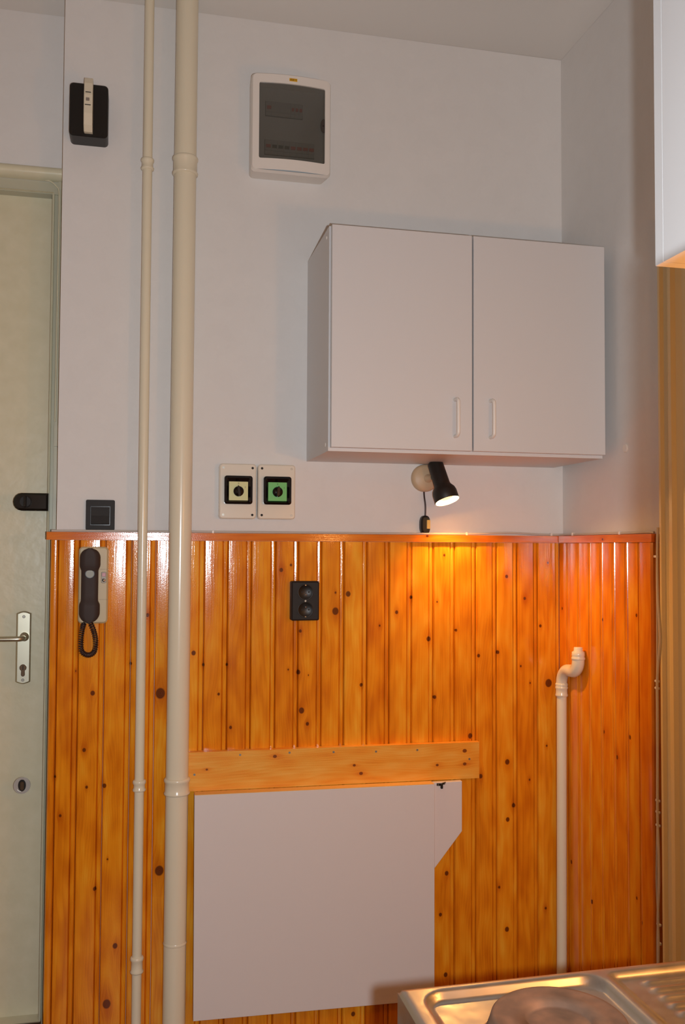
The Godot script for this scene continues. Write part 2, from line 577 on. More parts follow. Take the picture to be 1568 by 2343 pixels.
func panelling() -> void:
	var edges := [-0.2203, -0.2001, -0.1443, -0.0764, -0.007, 0.0575, 0.1235, 0.1904, 0.2558, 0.3218, 0.3905, 0.4562, 0.5233, 0.5899, 0.6573, 0.724, 0.7915, 0.8585, 0.9248, 0.9911, 1.0568, 1.1224, 1.1888, 1.2615]
	var tones := [rgb(250, 188, 62), rgb(236, 144, 24), rgb(198, 98, 10), rgb(98, 44, 14)]
	var o := Vector2(-0.2203, YF)
	var s := Vector2(1.2615 + 0.2203, YT - YF)
	var tex := pine(1400, 1300, s, o, edges, KNOTS_BACK, 21, tones)
	M.pine_back = wood_material(tex, 0.13, 0.036)
	var wall: Node3D = get_node("wall_back")
	var rng := RandomNumberGenerator.new()
	rng.seed = 4
	for i in edges.size() - 1:
		var pr := rng.randf_range(-0.0008, 0.0008)
		if i == 4:
			# this board is pieced together from two lengths
			obj("board", board_mesh(edges[i], edges[i + 1], YF, 0.626, Vector3.RIGHT, Vector3.BACK, Vector3.ZERO, o, s, pr), M.pine_back, wall)
			obj("board", board_mesh(edges[i], edges[i + 1], 0.6262, YT, Vector3.RIGHT, Vector3.BACK, Vector3.ZERO, o, s, pr + 0.0012), M.pine_back, wall)
		else:
			obj("board", board_mesh(edges[i], edges[i + 1], YF, YT, Vector3.RIGHT, Vector3.BACK, Vector3.ZERO, o, s, pr, i > 0), M.pine_back, wall)
	var redges := [0.014, 0.0796, 0.1482, 0.2156, 0.2827, 0.3493, 0.4143, 0.4798, 0.5348]
	var rtones := [rgb(236, 172, 48), rgb(226, 132, 22), rgb(194, 92, 10), rgb(98, 42, 14)]
	var ro := Vector2(0.014, YF)
	var rs := Vector2(0.5348 - 0.014, YT - YF)
	var rtex := pine(512, 1100, rs, ro, redges, KNOTS_RIGHT, 33, rtones)
	M.pine_right = wood_material(rtex, 0.14, 0.026)
	wall = get_node("wall_right")
	for i in redges.size() - 1:
		obj("board", board_mesh(redges[i], redges[i + 1], YF, YT, Vector3.BACK, Vector3.LEFT, Vector3(XR, 0, 0), ro, rs, rng.randf_range(-0.0006, 0.0006) + (0.004 if i == 7 else 0.0), i < 7), M.pine_right, wall)
	# cap rails; the grain runs along them
	var ctex := pine(96, 1400, Vector2(0.06, 1.5), Vector2(0, 0), [0.0, 0.06], [[0.02, 0.42, 0.004], [0.04, 1.02, 0.004], [0.03, 1.36, 0.006]], 51, [rgb(236, 150, 52), rgb(222, 120, 30), rgb(196, 92, 18), rgb(84, 34, 12)])
	M.rail = wood_material(ctex, 0.13, 0.03)
	M.plank_tex = ctex
	var st := begin()
	var y0 := 1.3355
	var y1 := 1.3565
	plank(st, [Vector3(-0.2305, y0, 0.030), Vector3(XR - 0.030, y0, 0.030), Vector3(XR - 0.030, y1, 0.030), Vector3(-0.2305, y1, 0.030)], Vector3(0, 0, -0.030), [Vector2(0, 0), Vector2(0, 1), Vector2(0.4, 1), Vector2(0.4, 0)], 0.0015)
	struct("trim_1", st, M.rail)
	st = begin()
	plank(st, [Vector3(XR - 0.030, y0, 0.0), Vector3(XR - 0.030, y0, 0.545), Vector3(XR - 0.030, y1, 0.545), Vector3(XR - 0.030, y1, 0.0)], Vector3(0.030, 0, 0), [Vector2(0.5, 0.1), Vector2(0.5, 0.5), Vector2(0.9, 0.5), Vector2(0.9, 0.1)], 0.0015)
	struct("trim_2", st, M.rail)

# ---------------------------------------------------------------- entrance door
func entrance_door() -> void:
	# frame: jamb strip, head casing with a rounded face, wooden threshold
	var fr := thing("door_frame", "cream painted frame of the entrance door with rounded head casing", "door frame", Vector3(-0.2325, YF, -0.13))
	fr.set_meta("kind", "structure")
	var inv := Transform3D(Basis(), -fr.position)
	var st := begin()
	box(st, Vector3(-0.2265, YF, -0.25), Vector3(-0.2075, 2.36, -0.105), inv)
	box(st, Vector3(-0.236, YF, -0.25), Vector3(-0.2265, 2.345, -0.118), inv)
	obj("jamb", st, M.greygreen, fr)
	st = begin()
	var prof := []
	for i in 11:
		var a := PI * i / 10 - PI / 2
		prof.append(Vector2(2.3795 + 0.0195 * sin(a), -0.11 + 0.026 * cos(a)))
	st.set_smooth_group(0)
	for i in 10:
		var a: Vector2 = prof[i]
		var b: Vector2 = prof[i + 1]
		quad(st, inv * Vector3(-1.2, a.x, a.y), inv * Vector3(-0.2075, a.x, a.y), inv * Vector3(-0.2075, b.x, b.y), inv * Vector3(-1.2, b.x, b.y))
	st.set_smooth_group(-1)
	obj("head_casing", st, M.cream, fr)
	st = begin()
	box(st, Vector3(-1.2, 2.325, -0.25), Vector3(-0.2265, 2.362, -0.113), inv)
	obj("head_rail", st, M.greygreen, fr)
	st = begin()
	box(st, Vector3(-1.2, YF, -0.25), Vector3(-0.2205, -0.015, 0.0), inv)
	obj("threshold", st, M.floor, fr)
	st = begin()
	box(st, Vector3(-0.2262, 1.60, -0.108), Vector3(-0.2125, 1.66, -0.098), inv)
	box(st, Vector3(-0.2262, 1.365, -0.108), Vector3(-0.2135, 1.50, -0.1), inv)
	obj("strike_plate", st, M.greygreen, fr)
	# thin wire pinned round the top corner of the frame
	st = begin()
	var w := []
	for p in [Vector3(-0.262, 2.362, -0.106), Vector3(-0.248, 2.358, -0.102), Vector3(-0.232, 2.345, -0.10), Vector3(-0.2225, 2.32, -0.10), Vector3(-0.2225, 2.2, -0.10), Vector3(-0.2235, 1.9, -0.1), Vector3(-0.224, 1.67, -0.1)]:
		w.append(p)
	tube(st, smooth(w), 0.0022, 6)
	tag(obj("bell_wire", st, M.cream), "thin painted wire curving round the top corner of the entrance door frame", "wire")
	# the leaf
	var d := thing("door_1", "cream painted entrance door leaf with metal fittings", "door", Vector3(-0.7, -0.005, -0.105))
	d.set_meta("kind", "structure")
	var T := Transform3D(Basis(), -d.position)
	st = begin()
	extrude(st, rrect(-0.708, 1.167, 0.944, 2.32, 0.004, 3), -0.15, -0.095, 0.005, T)
	obj("leaf", st, M.cream, d)
	# night latch
	var l := thing("night_latch", "glossy black night latch with a round turn knob on the entrance door", "lock", Vector3(-0.28, 1.44, -0.095))
	T = Transform3D(Basis(), -l.position)
	st = begin()
	var p := PackedVector2Array()
	for q in [[-0.2355, 1.4158], [-0.2355, 1.4648]]:
		p.append(Vector2(q[0], q[1]))
	for i in 9:
		var a := PI / 2 + PI * i / 8
		p.append(Vector2(-0.306 + 0.0225 * cos(a), 1.4403 + 0.0245 * sin(a)))
	extrude(st, p, -0.095, -0.062, 0.006, T)
	obj("case", st, M.black_gloss, l)
	st = begin()
	extrude(st, disc(-0.2955, 1.4405, 0.0165), -0.062, -0.056, 0.002, T)
	var knob := obj("turn_knob", st, M.charcoal, l)
	st = begin()
	extrude(st, rrect(-0.2955, 1.4405, 0.008, 0.031, 0.003), -0.056, -0.048, 0.002, T)
	obj("grip", st, M.black_gloss, knob)
	# lever handle on its back plate
	var h := thing("door_handle", "brushed metal lever handle on a long back plate with keyhole", "door handle", Vector3(-0.297, 1.037, -0.095))
	T = Transform3D(Basis(), -h.position)
	st = begin()
	p = PackedVector2Array()
	for i in 9:
		var t := i / 8.0
		p.append(Vector2(lerpf(-0.3155, -0.2775, t), 0.9425 - 0.006 * sin(PI * t)))
	for i in 9:
		var t := i / 8.0
		p.append(Vector2(lerpf(-0.2775, -0.3155, t), 1.1315 + 0.006 * sin(PI * t)))
	extrude(st, p, -0.095, -0.085, 0.0035, T)
	obj("back_plate", st, M.brushed, h)
	for y in [1.1225, 0.948]:
		st = begin()
		extrude(st, disc(-0.2968, y, 0.0042, 12), -0.085, -0.0835, 0.0008, T)
		obj("screw", st, M.screw, h)
	st = begin()
	var rot := Transform3D(Basis(Vector3.RIGHT, PI / 2), Vector3(-0.2945, 1.067, -0.085))
	lathe(st, [Vector2(0.0, 0.012), Vector2(0.0105, 0.011), Vector2(0.0125, 0.0)], T * rot, 20)
	obj("collar", st, M.brushed, h)
	st = begin()
	var path := []
	for q in [Vector3(-0.2945, 1.0665, -0.076), Vector3(-0.2945, 1.0665, -0.052), Vector3(-0.297, 1.066, -0.042), Vector3(-0.306, 1.0655, -0.037), Vector3(-0.33, 1.0655, -0.036), Vector3(-0.37, 1.0655, -0.037), Vector3(-0.405, 1.0655, -0.041)]:
		path.append(T * q)
	tube(st, smooth(path, 5), 0.0072, 12)
	obj("lever", st, M.brushed, h)
	st = begin()
	p = PackedVector2Array()
	for i in 13:
		var a := -PI / 3 + (PI + TAU / 3) * i / 12
		p.append(Vector2(-0.2965 + 0.0095 * cos(a), 0.982 + 0.0095 * sin(a)))
	for i in 7:
		var a := PI + PI * i / 6
		p.append(Vector2(-0.2965 + 0.0052 * cos(a), 0.963 + 0.0052 * sin(a)))
	extrude(st, p, -0.085, -0.081, 0.001, T)
	var cyl := obj("lock_cylinder", st, M.bronze, h)
	st = begin()
	box(st, Vector3(-0.2975, 0.976, -0.0812), Vector3(-0.2955, 0.988, -0.0806), T)
	obj("keyhole", st, M.dark_hole, cyl)
	# round cylinder escutcheon lower down
	var c := thing("cylinder_lock", "round chrome lock rosette low on the entrance door", "lock", Vector3(-0.2945, 0.658, -0.095))
	T = Transform3D(Basis(), -c.position)
	st = begin()
	frame(st, disc(-0.2945, 0.658, 0.0225, 28), disc(-0.2945, 0.658, 0.0165, 28), -0.095, -0.089, T)
	frame(st, disc(-0.2945, 0.658, 0.0165, 28), _oval(-0.2945, 0.658, 0.0105, 0.0165, 28), -0.095, -0.0905, T)
	obj("rosette", st, mat(rgb(206, 204, 198), 0.3, 0.5), c)
	st = begin()
	extrude(st, rrect(-0.2945, 0.656, 0.011, 0.024, 0.005), -0.095, -0.0925, 0.001, T)
	obj("cylinder", st, M.bronze, c)
	st = begin()
	extrude(st, _oval(-0.2945, 0.658, 0.0105, 0.0165, 28), -0.0955, -0.0945, 0.0, T)
	obj("hole", st, M.dark_hole, c)

func _oval(cx: float, cy: float, rx: float, ry: float, seg: int) -> PackedVector2Array:
	var out := PackedVector2Array()
	for i in seg:
		out.append(Vector2(cx + rx * cos(TAU * i / seg), cy + ry * sin(TAU * i / seg)))
	return out

# ---------------------------------------------------------------- pipes
func riser(called: String, label: String, xb: float, xt: float, z: float, r: float, joints: Array) -> void:
	var t := thing(called, label, "pipe", Vector3(xb, YF, z), "")
	var h := YC - YF
	var at := func(y: float) -> Vector3: return Vector3(lerpf(0.0, xt - xb, (y - YF) / h), y - YF, 0)
	var st := begin()
	tube(st, [at.call(YF), at.call(YC)], r, 28)
	obj("pipe_run", st, M.pipe, t)
	for j in joints:
		st = begin()
		var T := Transform3D(Basis(), at.call(j[0]))
		var hh: float = j[1]
		if hh > 0.012:
			lathe(st, [Vector2(r, -hh - 0.001), Vector2(r + 0.0042, -hh), Vector2(r + 0.005, -hh + 0.004), Vector2(r + 0.0022, -hh + 0.0085), Vector2(r + 0.0022, hh - 0.012), Vector2(r + 0.0048, hh - 0.008), Vector2(r + 0.0048, hh - 0.003), Vector2(r + 0.003, hh), Vector2(r, hh + 0.001)], T, 28)
		else:
			lathe(st, [Vector2(r, -hh), Vector2(r + 0.0018, 0.0), Vector2(r, hh)], T, 28)
		obj("pipe_clamp", st, M.pipe, t)

func pipes() -> void:
	riser("riser_pipe", "thin cream painted riser pipe left of the thick one", 0.0205, 0.0215, 0.055, 0.0128, [[2.369, 0.0155], [0.6785, 0.0145], [0.207, 0.021]])
	riser("riser_pipe", "thick cream painted riser pipe running floor to ceiling", 0.1185, 0.1245, 0.068, 0.0302, [[2.368, 0.0245], [0.6755, 0.0215], [0.2615, 0.004]])

func waste_pipe() -> void:
	var t := thing("waste_pipe", "white waste pipe with double elbow and capped end in the panelled corner", "pipe", Vector3(1.2375, YF, 0.072))
	var T := Transform3D(Basis(), -t.position)
	var st := begin()
	tube(st, [T * Vector3(1.2375, YF, 0.072), T * Vector3(1.241, 0.885, 0.072)], 0.0148, 22)
	obj("pipe_run", st, M.pipe, t)
	st = begin()
	lathe(st, [Vector2(0.0148, 0.0), Vector2(0.0182, 0.001), Vector2(0.0187, 0.006), Vector2(0.0172, 0.010), Vector2(0.0172, 0.022), Vector2(0.0188, 0.025), Vector2(0.0188, 0.029), Vector2(0.0172, 0.031), Vector2(0.0188, 0.034), Vector2(0.0182, 0.038), Vector2(0.0165, 0.041)], T * Transform3D(Basis(), Vector3(1.241, 0.88, 0.072)), 22)
	obj("socket_joint", st, M.pipe, t)
	st = begin()
	var path := []
	for i in 9:
		var a := PI / 2 * i / 8
		path.append(T * Vector3(1.241, 0.918 + 0.046 * sin(a), 0.072 + 0.046 * (1 - cos(a))))
	path.append(T * Vector3(1.241, 0.964, 0.135))
	tube(st, path, 0.0165, 22)
	obj("elbow", st, M.pipe, t)
	st = begin()
	path = [T * Vector3(1.241, 0.964, 0.128)]
	for i in 9:
		var a := PI / 2 * i / 8
		path.append(T * Vector3(1.241, 0.964 + 0.036 * (1 - cos(a)), 0.142 + 0.036 * sin(a)))
	path.append(T * Vector3(1.241, 1.006, 0.178))
	tube(st, path, 0.0178, 22)
	obj("elbow", st, M.pipe, t)
	st = begin()
	lathe(st, [Vector2(0.0178, 0.0), Vector2(0.0196, 0.001), Vector2(0.0196, 0.006), Vector2(0.0182, 0.008), Vector2(0.0182, 0.012), Vector2(0.019, 0.014), Vector2(0.0182, 0.017), Vector2(0.0182, 0.022), Vector2(0.013, 0.026), Vector2(0.0125, 0.034), Vector2(0.0115, 0.036), Vector2(0.0, 0.036)], T * Transform3D(Basis(), Vector3(1.241, 1.001, 0.178)), 22)
	obj("cap", st, M.pipe, t)

# ---------------------------------------------------------------- fittings on the back wall
func wall_cabinet() -> void:
	var t := thing("wall_cabinet", "white two-door wall cabinet hung over the small lamp", "cabinet", Vector3(0.866, 1.566, 0.0))
	var T := Transform3D(Basis(), -t.position)
	var x0 := 0.481
	var x1 := 1.2525
	var y0 := 1.566
	var y1 := 2.150
	var st := begin()
	box(st, Vector3(x0, y0, 0.0), Vector3(x0 + 0.016, y1, 0.303), T)
	box(st, Vector3(x1 - 0.016, y0, 0.0), Vector3(x1, y1, 0.303), T)
	box(st, Vector3(x0 + 0.016, y0, 0.0), Vector3(x1 - 0.016, y0 + 0.016, 0.303), T)
	box(st, Vector3(x0 + 0.016, y1 - 0.016, 0.0), Vector3(x1 - 0.016, y1, 0.303), T)
	box(st, Vector3(x0 + 0.016, y0 + 0.016, 0.0), Vector3(x1 - 0.016, y1 - 0.016, 0.005), T)
	obj("carcass", st, M.laminate, t)
	var k := 0
	for d in [[0.4855, 0.8665, 0.818], [0.8705, 1.2525, 0.917]]:
		st = begin()
		extrude(st, rrect((d[0] + d[1]) / 2, (y0 + 0.0085 + y1 - 0.0) / 2, d[1] - d[0], y1 - y0 - 0.0085, 0.001, 2), 0.3045, 0.3205, 0.0012, T)
		var door := obj("cabinet_door", st, M.laminate, t)
		st = begin()
		var hx: float = d[2]
		var p := []
		for q in [Vector3(hx, 1.708, 0.319), Vector3(hx, 1.708, 0.338), Vector3(hx, 1.7045, 0.345), Vector3(hx, 1.697, 0.3485), Vector3(hx, 1.66, 0.349), Vector3(hx, 1.623, 0.3485), Vector3(hx, 1.6155, 0.345), Vector3(hx, 1.612, 0.338), Vector3(hx, 1.612, 0.319)]:
			p.append(T * q)
		tube(st, smooth(p, 4), 0.0048, 12)
		obj("handle", st, M.white_plastic, door)
	for y in [2.13, 1.585]:
		st = begin()
		extrude(st, disc(0, 0, 0.005, 12), 0.0, 0.0015, 0.0005, T * Transform3D(Basis(Vector3(0, 0, 1), Vector3.UP, Vector3(-1, 0, 0)), Vector3(x0, y, 0.27)))
		obj("screw_cap", st, M.white_plastic, t)

func fuse_box() -> void:
	var t := thing("fuse_box", "white fuse box with a smoked see-through door high on the wall", "fuse box", Vector3(0.417, 2.51, 0.0))
	var T := Transform3D(Basis(), -t.position)
	# body: back smaller than the front, hollow behind the window
	var st := begin()
	var po := rrect(0.4165, 2.509, 0.227, 0.280, 0.012, 4)
	var pb := rrect(0.416, 2.518, 0.218, 0.276, 0.012, 4)
	var hole := rrect(0.4180, 2.5125, 0.188, 0.216, 0.005, 4)
	var n := po.size()
	var zf := func(x: float) -> float: return 0.084 + 0.012 * (1.0 - pow((x - 0.4165) / 0.1135, 2.0))
	for i in n:
		var j := (i + 1) % n
		quad(st, T * Vector3(pb[i].x, pb[i].y, 0.0), T * Vector3(pb[j].x, pb[j].y, 0.0), T * Vector3(po[j].x, po[j].y, 0.076), T * Vector3(po[i].x, po[i].y, 0.076))
		var qi := po[i].lerp(Vector2(0.4165, 2.509), 0.03)
		var qj := po[j].lerp(Vector2(0.4165, 2.509), 0.03)
		quad(st, T * Vector3(po[i].x, po[i].y, 0.076), T * Vector3(po[j].x, po[j].y, 0.076), T * Vector3(qj.x, qj.y, zf.call(qj.x)), T * Vector3(qi.x, qi.y, zf.call(qi.x)))
		for s in 5:
			var a0 := qi.lerp(hole[i], s / 5.0)
			var a1 := qj.lerp(hole[j], s / 5.0)
			var b0 := qi.lerp(hole[i], (s + 1) / 5.0)
			var b1 := qj.lerp(hole[j], (s + 1) / 5.0)
			# long top and bottom strips follow the bulge
			var parts := 1 if a0.distance_to(a1) < 0.05 else 8
			for w in parts:
				var f0 := float(w) / parts
				var f1 := float(w + 1) / parts
				var v := [a0.lerp(a1, f0), a0.lerp(a1, f1), b0.lerp(b1, f1), b0.lerp(b1, f0)]
				quad(st, T * Vector3(v[0].x, v[0].y, zf.call(v[0].x)), T * Vector3(v[1].x, v[1].y, zf.call(v[1].x)), T * Vector3(v[2].x, v[2].y, zf.call(v[2].x)), T * Vector3(v[3].x, v[3].y, zf.call(v[3].x)))
		var hp := 1 if hole[i].distance_to(hole[j]) < 0.05 else 8
		for w in hp:
			var a := hole[i].lerp(hole[j], float(w) / hp)
			var b := hole[i].lerp(hole[j], float(w + 1) / hp)
			quad(st, T * Vector3(b.x, b.y, 0.05), T * Vector3(a.x, a.y, 0.05), T * Vector3(a.x, a.y, zf.call(a.x)), T * Vector3(b.x, b.y, zf.call(b.x)))
	obj("housing", st, M.white_plastic, t)
	# inner cover plate with two slots of breakers
	st = begin()
	box(st, Vector3(0.3245, 2.405, 0.045), Vector3(0.5115, 2.620, 0.060), T)
	obj("cover_plate", st, mat(rgb(196, 194, 188), 0.5), t)
	var dk := mat(rgb(70, 68, 66), 0.6)
	var grey := mat(rgb(170, 168, 162), 0.5)
	for s in [[0.3445, 0.452, 2.5375, 2.5815], [0.3430, 0.4862, 2.4265, 2.4705]]:
		st = begin()
		box(st, Vector3(s[0], s[2], 0.058), Vector3(s[1], s[3], 0.0606), T)
		obj("slot", st, dk, t)
	var mods := [[0.3460, 0.362, 2.5395, 2.5795, 1], [0.3625, 0.416, 2.5395, 2.5795, 0], [0.4168, 0.4275, 2.5395, 2.5795, 1], [0.4280, 0.4390, 2.5395, 2.5795, 1], [0.4395, 0.4505, 2.5395, 2.5795, 1]]
	for i in 8:
		var a := 0.3442 + i * 0.0177
		mods.append([a, a + 0.0171, 2.4285, 2.4685, 2 if i in [1, 2, 3] else 1])
	for q in mods:
		st = begin()
		box(st, Vector3(q[0], q[2], 0.060), Vector3(q[1], q[3], 0.064), T)
		var cx: float = (q[0] + q[1]) / 2
		var cy: float = (q[2] + q[3]) / 2
		box(st, Vector3(q[0], cy - 0.011, 0.064), Vector3(q[1], cy + 0.011, 0.068), T)
		var br := obj("breaker", st, grey, t)
		if q[4] > 0:
			st = begin()
			box(st, Vector3(q[0] + 0.002, cy - 0.004, 0.068), Vector3(q[1] - 0.002, cy + 0.0035, 0.0735), T)
			obj("toggle", st, M.red if q[4] == 1 else M.black, br)
	# smoked door
	st = begin()
	st.set_smooth_group(0)
	for i in 10:
		var xa := lerpf(0.3245, 0.5115, i / 10.0)
		var xb := lerpf(0.3245, 0.5115, (i + 1) / 10.0)
		quad(st, T * Vector3(xa, 2.4052, zf.call(xa) - 0.003), T * Vector3(xb, 2.4052, zf.call(xb) - 0.003), T * Vector3(xb, 2.6198, zf.call(xb) - 0.003), T * Vector3(xa, 2.6198, zf.call(xa) - 0.003))
		quad(st, T * Vector3(xb, 2.4052, zf.call(xb) - 0.005), T * Vector3(xa, 2.4052, zf.call(xa) - 0.005), T * Vector3(xa, 2.6198, zf.call(xa) - 0.005), T * Vector3(xb, 2.6198, zf.call(xb) - 0.005))
	st.set_smooth_group(-1)
	var gm := mat(Color(0.33, 0.33, 0.30, 0.42), 0.12)
	gm.transparency = BaseMaterial3D.TRANSPARENCY_ALPHA
	var dr := obj("smoked_door", st, gm, t)
	st = begin()
	var p := PackedVector2Array([Vector2(0.5112, 2.495), Vector2(0.5112, 2.533)])
	for i in 9:
		var a := PI / 2 + PI * i / 8
		p.append(Vector2(0.5075 + 0.008 * cos(a), 2.514 + 0.019 * sin(a)))
	extrude(st, p, 0.086, 0.0895, 0.001, T)
	var catch_ := obj("door_catch", st, mat(rgb(62, 56, 52), 0.35), dr)
	st = begin()
	extrude(st, disc(0.507, 2.513, 0.0022, 10), 0.0895, 0.0899, 0.0, T)
	obj("lock_slot", st, M.dark_hole, dr)
	# warning sticker
	st = begin()
	extrude(st, rrect(0.4188, 2.6323, 0.0225, 0.0085, 0.0006, 2), 0.094, 0.0963, 0.0, T)
	var sk := obj("voltage_sticker", st, mat(rgb(226, 170, 20), 0.5), t)
	text("print", "400 V", 0.0055, M.dark_hole, sk, T * Vector3(0.4188, 2.6323, 0.0964))

func main_switch() -> void:
	var t := thing("main_switch", "black main switch box with an ivory lever at top left", "switch", Vector3(-0.137, 2.50, 0.0))
	var T := Transform3D(Basis(), -t.position)
	var st := begin()
	extrude(st, rrect(-0.1368, 2.501, 0.1012, 0.146, 0.011, 5), 0.0, 0.060, 0.0025, T)
	obj("case", st, M.black, t)
	for q in [[-0.176, 2.562], [-0.098, 2.562], [-0.176, 2.441], [-0.098, 2.441]]:
		st = begin()
		extrude(st, disc(q[0], q[1], 0.003, 10), 0.060, 0.0606, 0.0, T)
		obj("screw", st, M.charcoal, t)
	# the lever: a thick curved bar seen from the front
	st = begin()
	var side := PackedVector2Array()
	for q in [[0.060, 2.4355], [0.080, 2.4320], [0.094, 2.4450], [0.100, 2.475], [0.100, 2.525], [0.092, 2.560], [0.082, 2.578], [0.062, 2.5765]]:
		side.append(Vector2(q[0], q[1]))
	extrude(st, side, 0.0, 0.0225, 0.0015, T * Transform3D(Basis(Vector3(0, 0, 1), Vector3(0, 1, 0), Vector3(-1, 0, 0)), Vector3(-0.1255, 0, 0)))
	var lv := obj("lever", st, M.ivory, t)
	st = begin()
	box(st, Vector3(-0.145, 2.496, 0.0995), Vector3(-0.130, 2.498, 0.1006), T)
	obj("groove", st, M.dark_hole, lv)
	st = begin()
	box(st, Vector3(-0.144, 2.531, 0.096), Vector3(-0.130, 2.5325, 0.1003), T)
	obj("groove", st, M.dark_hole, lv)
	st = begin()
	extrude(st, rrect(-0.138, 2.512, 0.0095, 0.009, 0.001, 2), 0.0995, 0.1008, 0.0003, T)
	obj("indicator_window", st, M.chrome, lv)

func rotary(label: String, x0: float, x1: float, colour: Color, dx: float) -> void:
	var t := thing("rotary_switch", label, "switch", Vector3((x0 + x1) / 2, 1.474, 0.0), "rotary switches side by side")
	var T := Transform3D(Basis(), -t.position)
	var cx := (x0 + x1) / 2
	var st := begin()
	extrude(st, rrect(cx, 1.4745, x1 - x0, 0.155, 0.009, 5), 0.0, 0.030, 0.003, T)
	obj("mounting_plate", st, M.gloss_white, t)
	var k := 0
	for q in [[x0 + 0.011, 1.5405], [x1 - 0.011, 1.5405], [x0 + 0.011, 1.4085], [x1 - 0.011, 1.4085]]:
		st = begin()
		extrude(st, disc(q[0], q[1], 0.0035, 12), 0.030, 0.0305, 0.0, T)
		var outer: bool = (k % 2 == 0) == (dx < 0)
		obj("screw_hole", st, M.screw if outer else M.dark_hole, t)
		k += 1
	var bx := cx + dx * 0.0
	st = begin()
	# black square collar, hollow towards the front
	var o := rrect(bx, 1.4775, 0.0785, 0.079, 0.007, 4)
	var mid := rrect(bx, 1.4775, 0.066, 0.0665, 0.004, 4)
	var inn := rrect(bx, 1.4745, 0.0530, 0.0525, 0.001, 4)
	var n := o.size()
	for i in n:
		var j := (i + 1) % n
		quad(st, T * Vector3(o[i].x, o[i].y, 0.030), T * Vector3(o[j].x, o[j].y, 0.030), T * Vector3(o[j].x, o[j].y, 0.046), T * Vector3(o[i].x, o[i].y, 0.046))
		quad(st, T * Vector3(o[i].x, o[i].y, 0.046), T * Vector3(o[j].x, o[j].y, 0.046), T * Vector3(mid[j].x, mid[j].y, 0.050), T * Vector3(mid[i].x, mid[i].y, 0.050))
		quad(st, T * Vector3(mid[i].x, mid[i].y, 0.050), T * Vector3(mid[j].x, mid[j].y, 0.050), T * Vector3(inn[j].x, inn[j].y, 0.044), T * Vector3(inn[i].x, inn[i].y, 0.044))
	var collar := obj("collar", st, M.black_gloss, t)
	for q in [[-1, -1], [1, -1], [-1, 1], [1, 1]]:
		st = begin()
		lathe(st, [Vector2(0.003, 0.0), Vector2(0.002, 0.0012), Vector2(0.0, 0.0016)], T * Transform3D(Basis(Vector3.RIGHT, PI / 2), Vector3(bx + q[0] * 0.032, 1.4775 + q[1] * 0.0325, 0.0488)), 10)
		obj("corner_screw", st, M.black_gloss, collar)
	st = begin()
	extrude(st, rrect(bx, 1.4745, 0.0528, 0.0523, 0.001, 2), 0.030, 0.0444, 0.0, T)
	var face := obj("dial_plate", st, mat(colour, 0.3), t)
	text("mark", "0", 0.0045, M.dark_hole, face, T * Vector3(bx, 1.4955, 0.0445))
	text("mark", "1", 0.0045, M.dark_hole, face, T * Vector3(bx + 0.019, 1.485, 0.0445))
	st = begin()
	lathe(st, [Vector2(0.0143, 0.0), Vector2(0.0143, 0.006), Vector2(0.012, 0.008), Vector2(0.0, 0.008)], T * Transform3D(Basis(Vector3.RIGHT, PI / 2), Vector3(bx, 1.4735, 0.0444)), 24)
	var kn := obj("knob", st, M.black_gloss, t)
	st = begin()
	var pp := PackedVector2Array([Vector2(0.0, -0.0155), Vector2(0.0045, -0.010), Vector2(0.0045, 0.010), Vector2(0.0, 0.0165), Vector2(-0.0045, 0.010), Vector2(-0.0045, -0.010)])
	extrude(st, pp, 0.0444, 0.064, 0.0015, T * Transform3D(Basis(Vector3.BACK, deg_to_rad(8.0 if dx < 0 else -6.0)), Vector3(bx, 1.4735, 0)))
	obj("pointer_grip", st, M.black_gloss, kn)

func rotary_switches() -> void:
	M.gloss_white = mat(rgb(228, 220, 204), 0.18)
	rotary("rotary switch with a yellowish dial plate on a glossy white box", 0.2288, 0.3325, rgb(206, 204, 138), -1.0)
	rotary("rotary switch with a green dial plate on a glossy white box", 0.3372, 0.4438, rgb(96, 186, 100), 1.0)

func light_switch() -> void:
	var t := thing("light_switch", "black rocker light switch just above the wooden rail", "switch", Vector3(-0.0925, 1.403, 0.0))
	var T := Transform3D(Basis(), -t.position)
	var st := begin()
	frame(st, rrect(-0.0925, 1.4038, 0.0765, 0.083, 0.004, 3), rrect(-0.0925, 1.4020, 0.0525, 0.0525, 0.001, 3), 0.0, 0.010, T)
	obj("frame", st, M.charcoal, t)
	st = begin()
	box(st, Vector3(-0.118, 1.376, 0.0), Vector3(-0.067, 1.428, 0.0075), T)
	box(st, Vector3(-0.118, 1.4265, 0.0075), Vector3(-0.067, 1.4281, 0.0105), T)
	obj("bezel", st, M.black_gloss, t)
	st = begin()
	var r := PackedVector2Array([Vector2(0.0, 1.377), Vector2(0.0165, 1.379), Vector2(0.0125, 1.402), Vector2(0.0105, 1.4255), Vector2(0.0, 1.4255)])
	extrude(st, r, 0.0, 0.049, 0.0008, T * Transform3D(Basis(Vector3(0, 0, 1), Vector3(0, 1, 0), Vector3(-1, 0, 0)), Vector3(-0.068, 0, 0)))
	obj("rocker", st, M.charcoal, t)

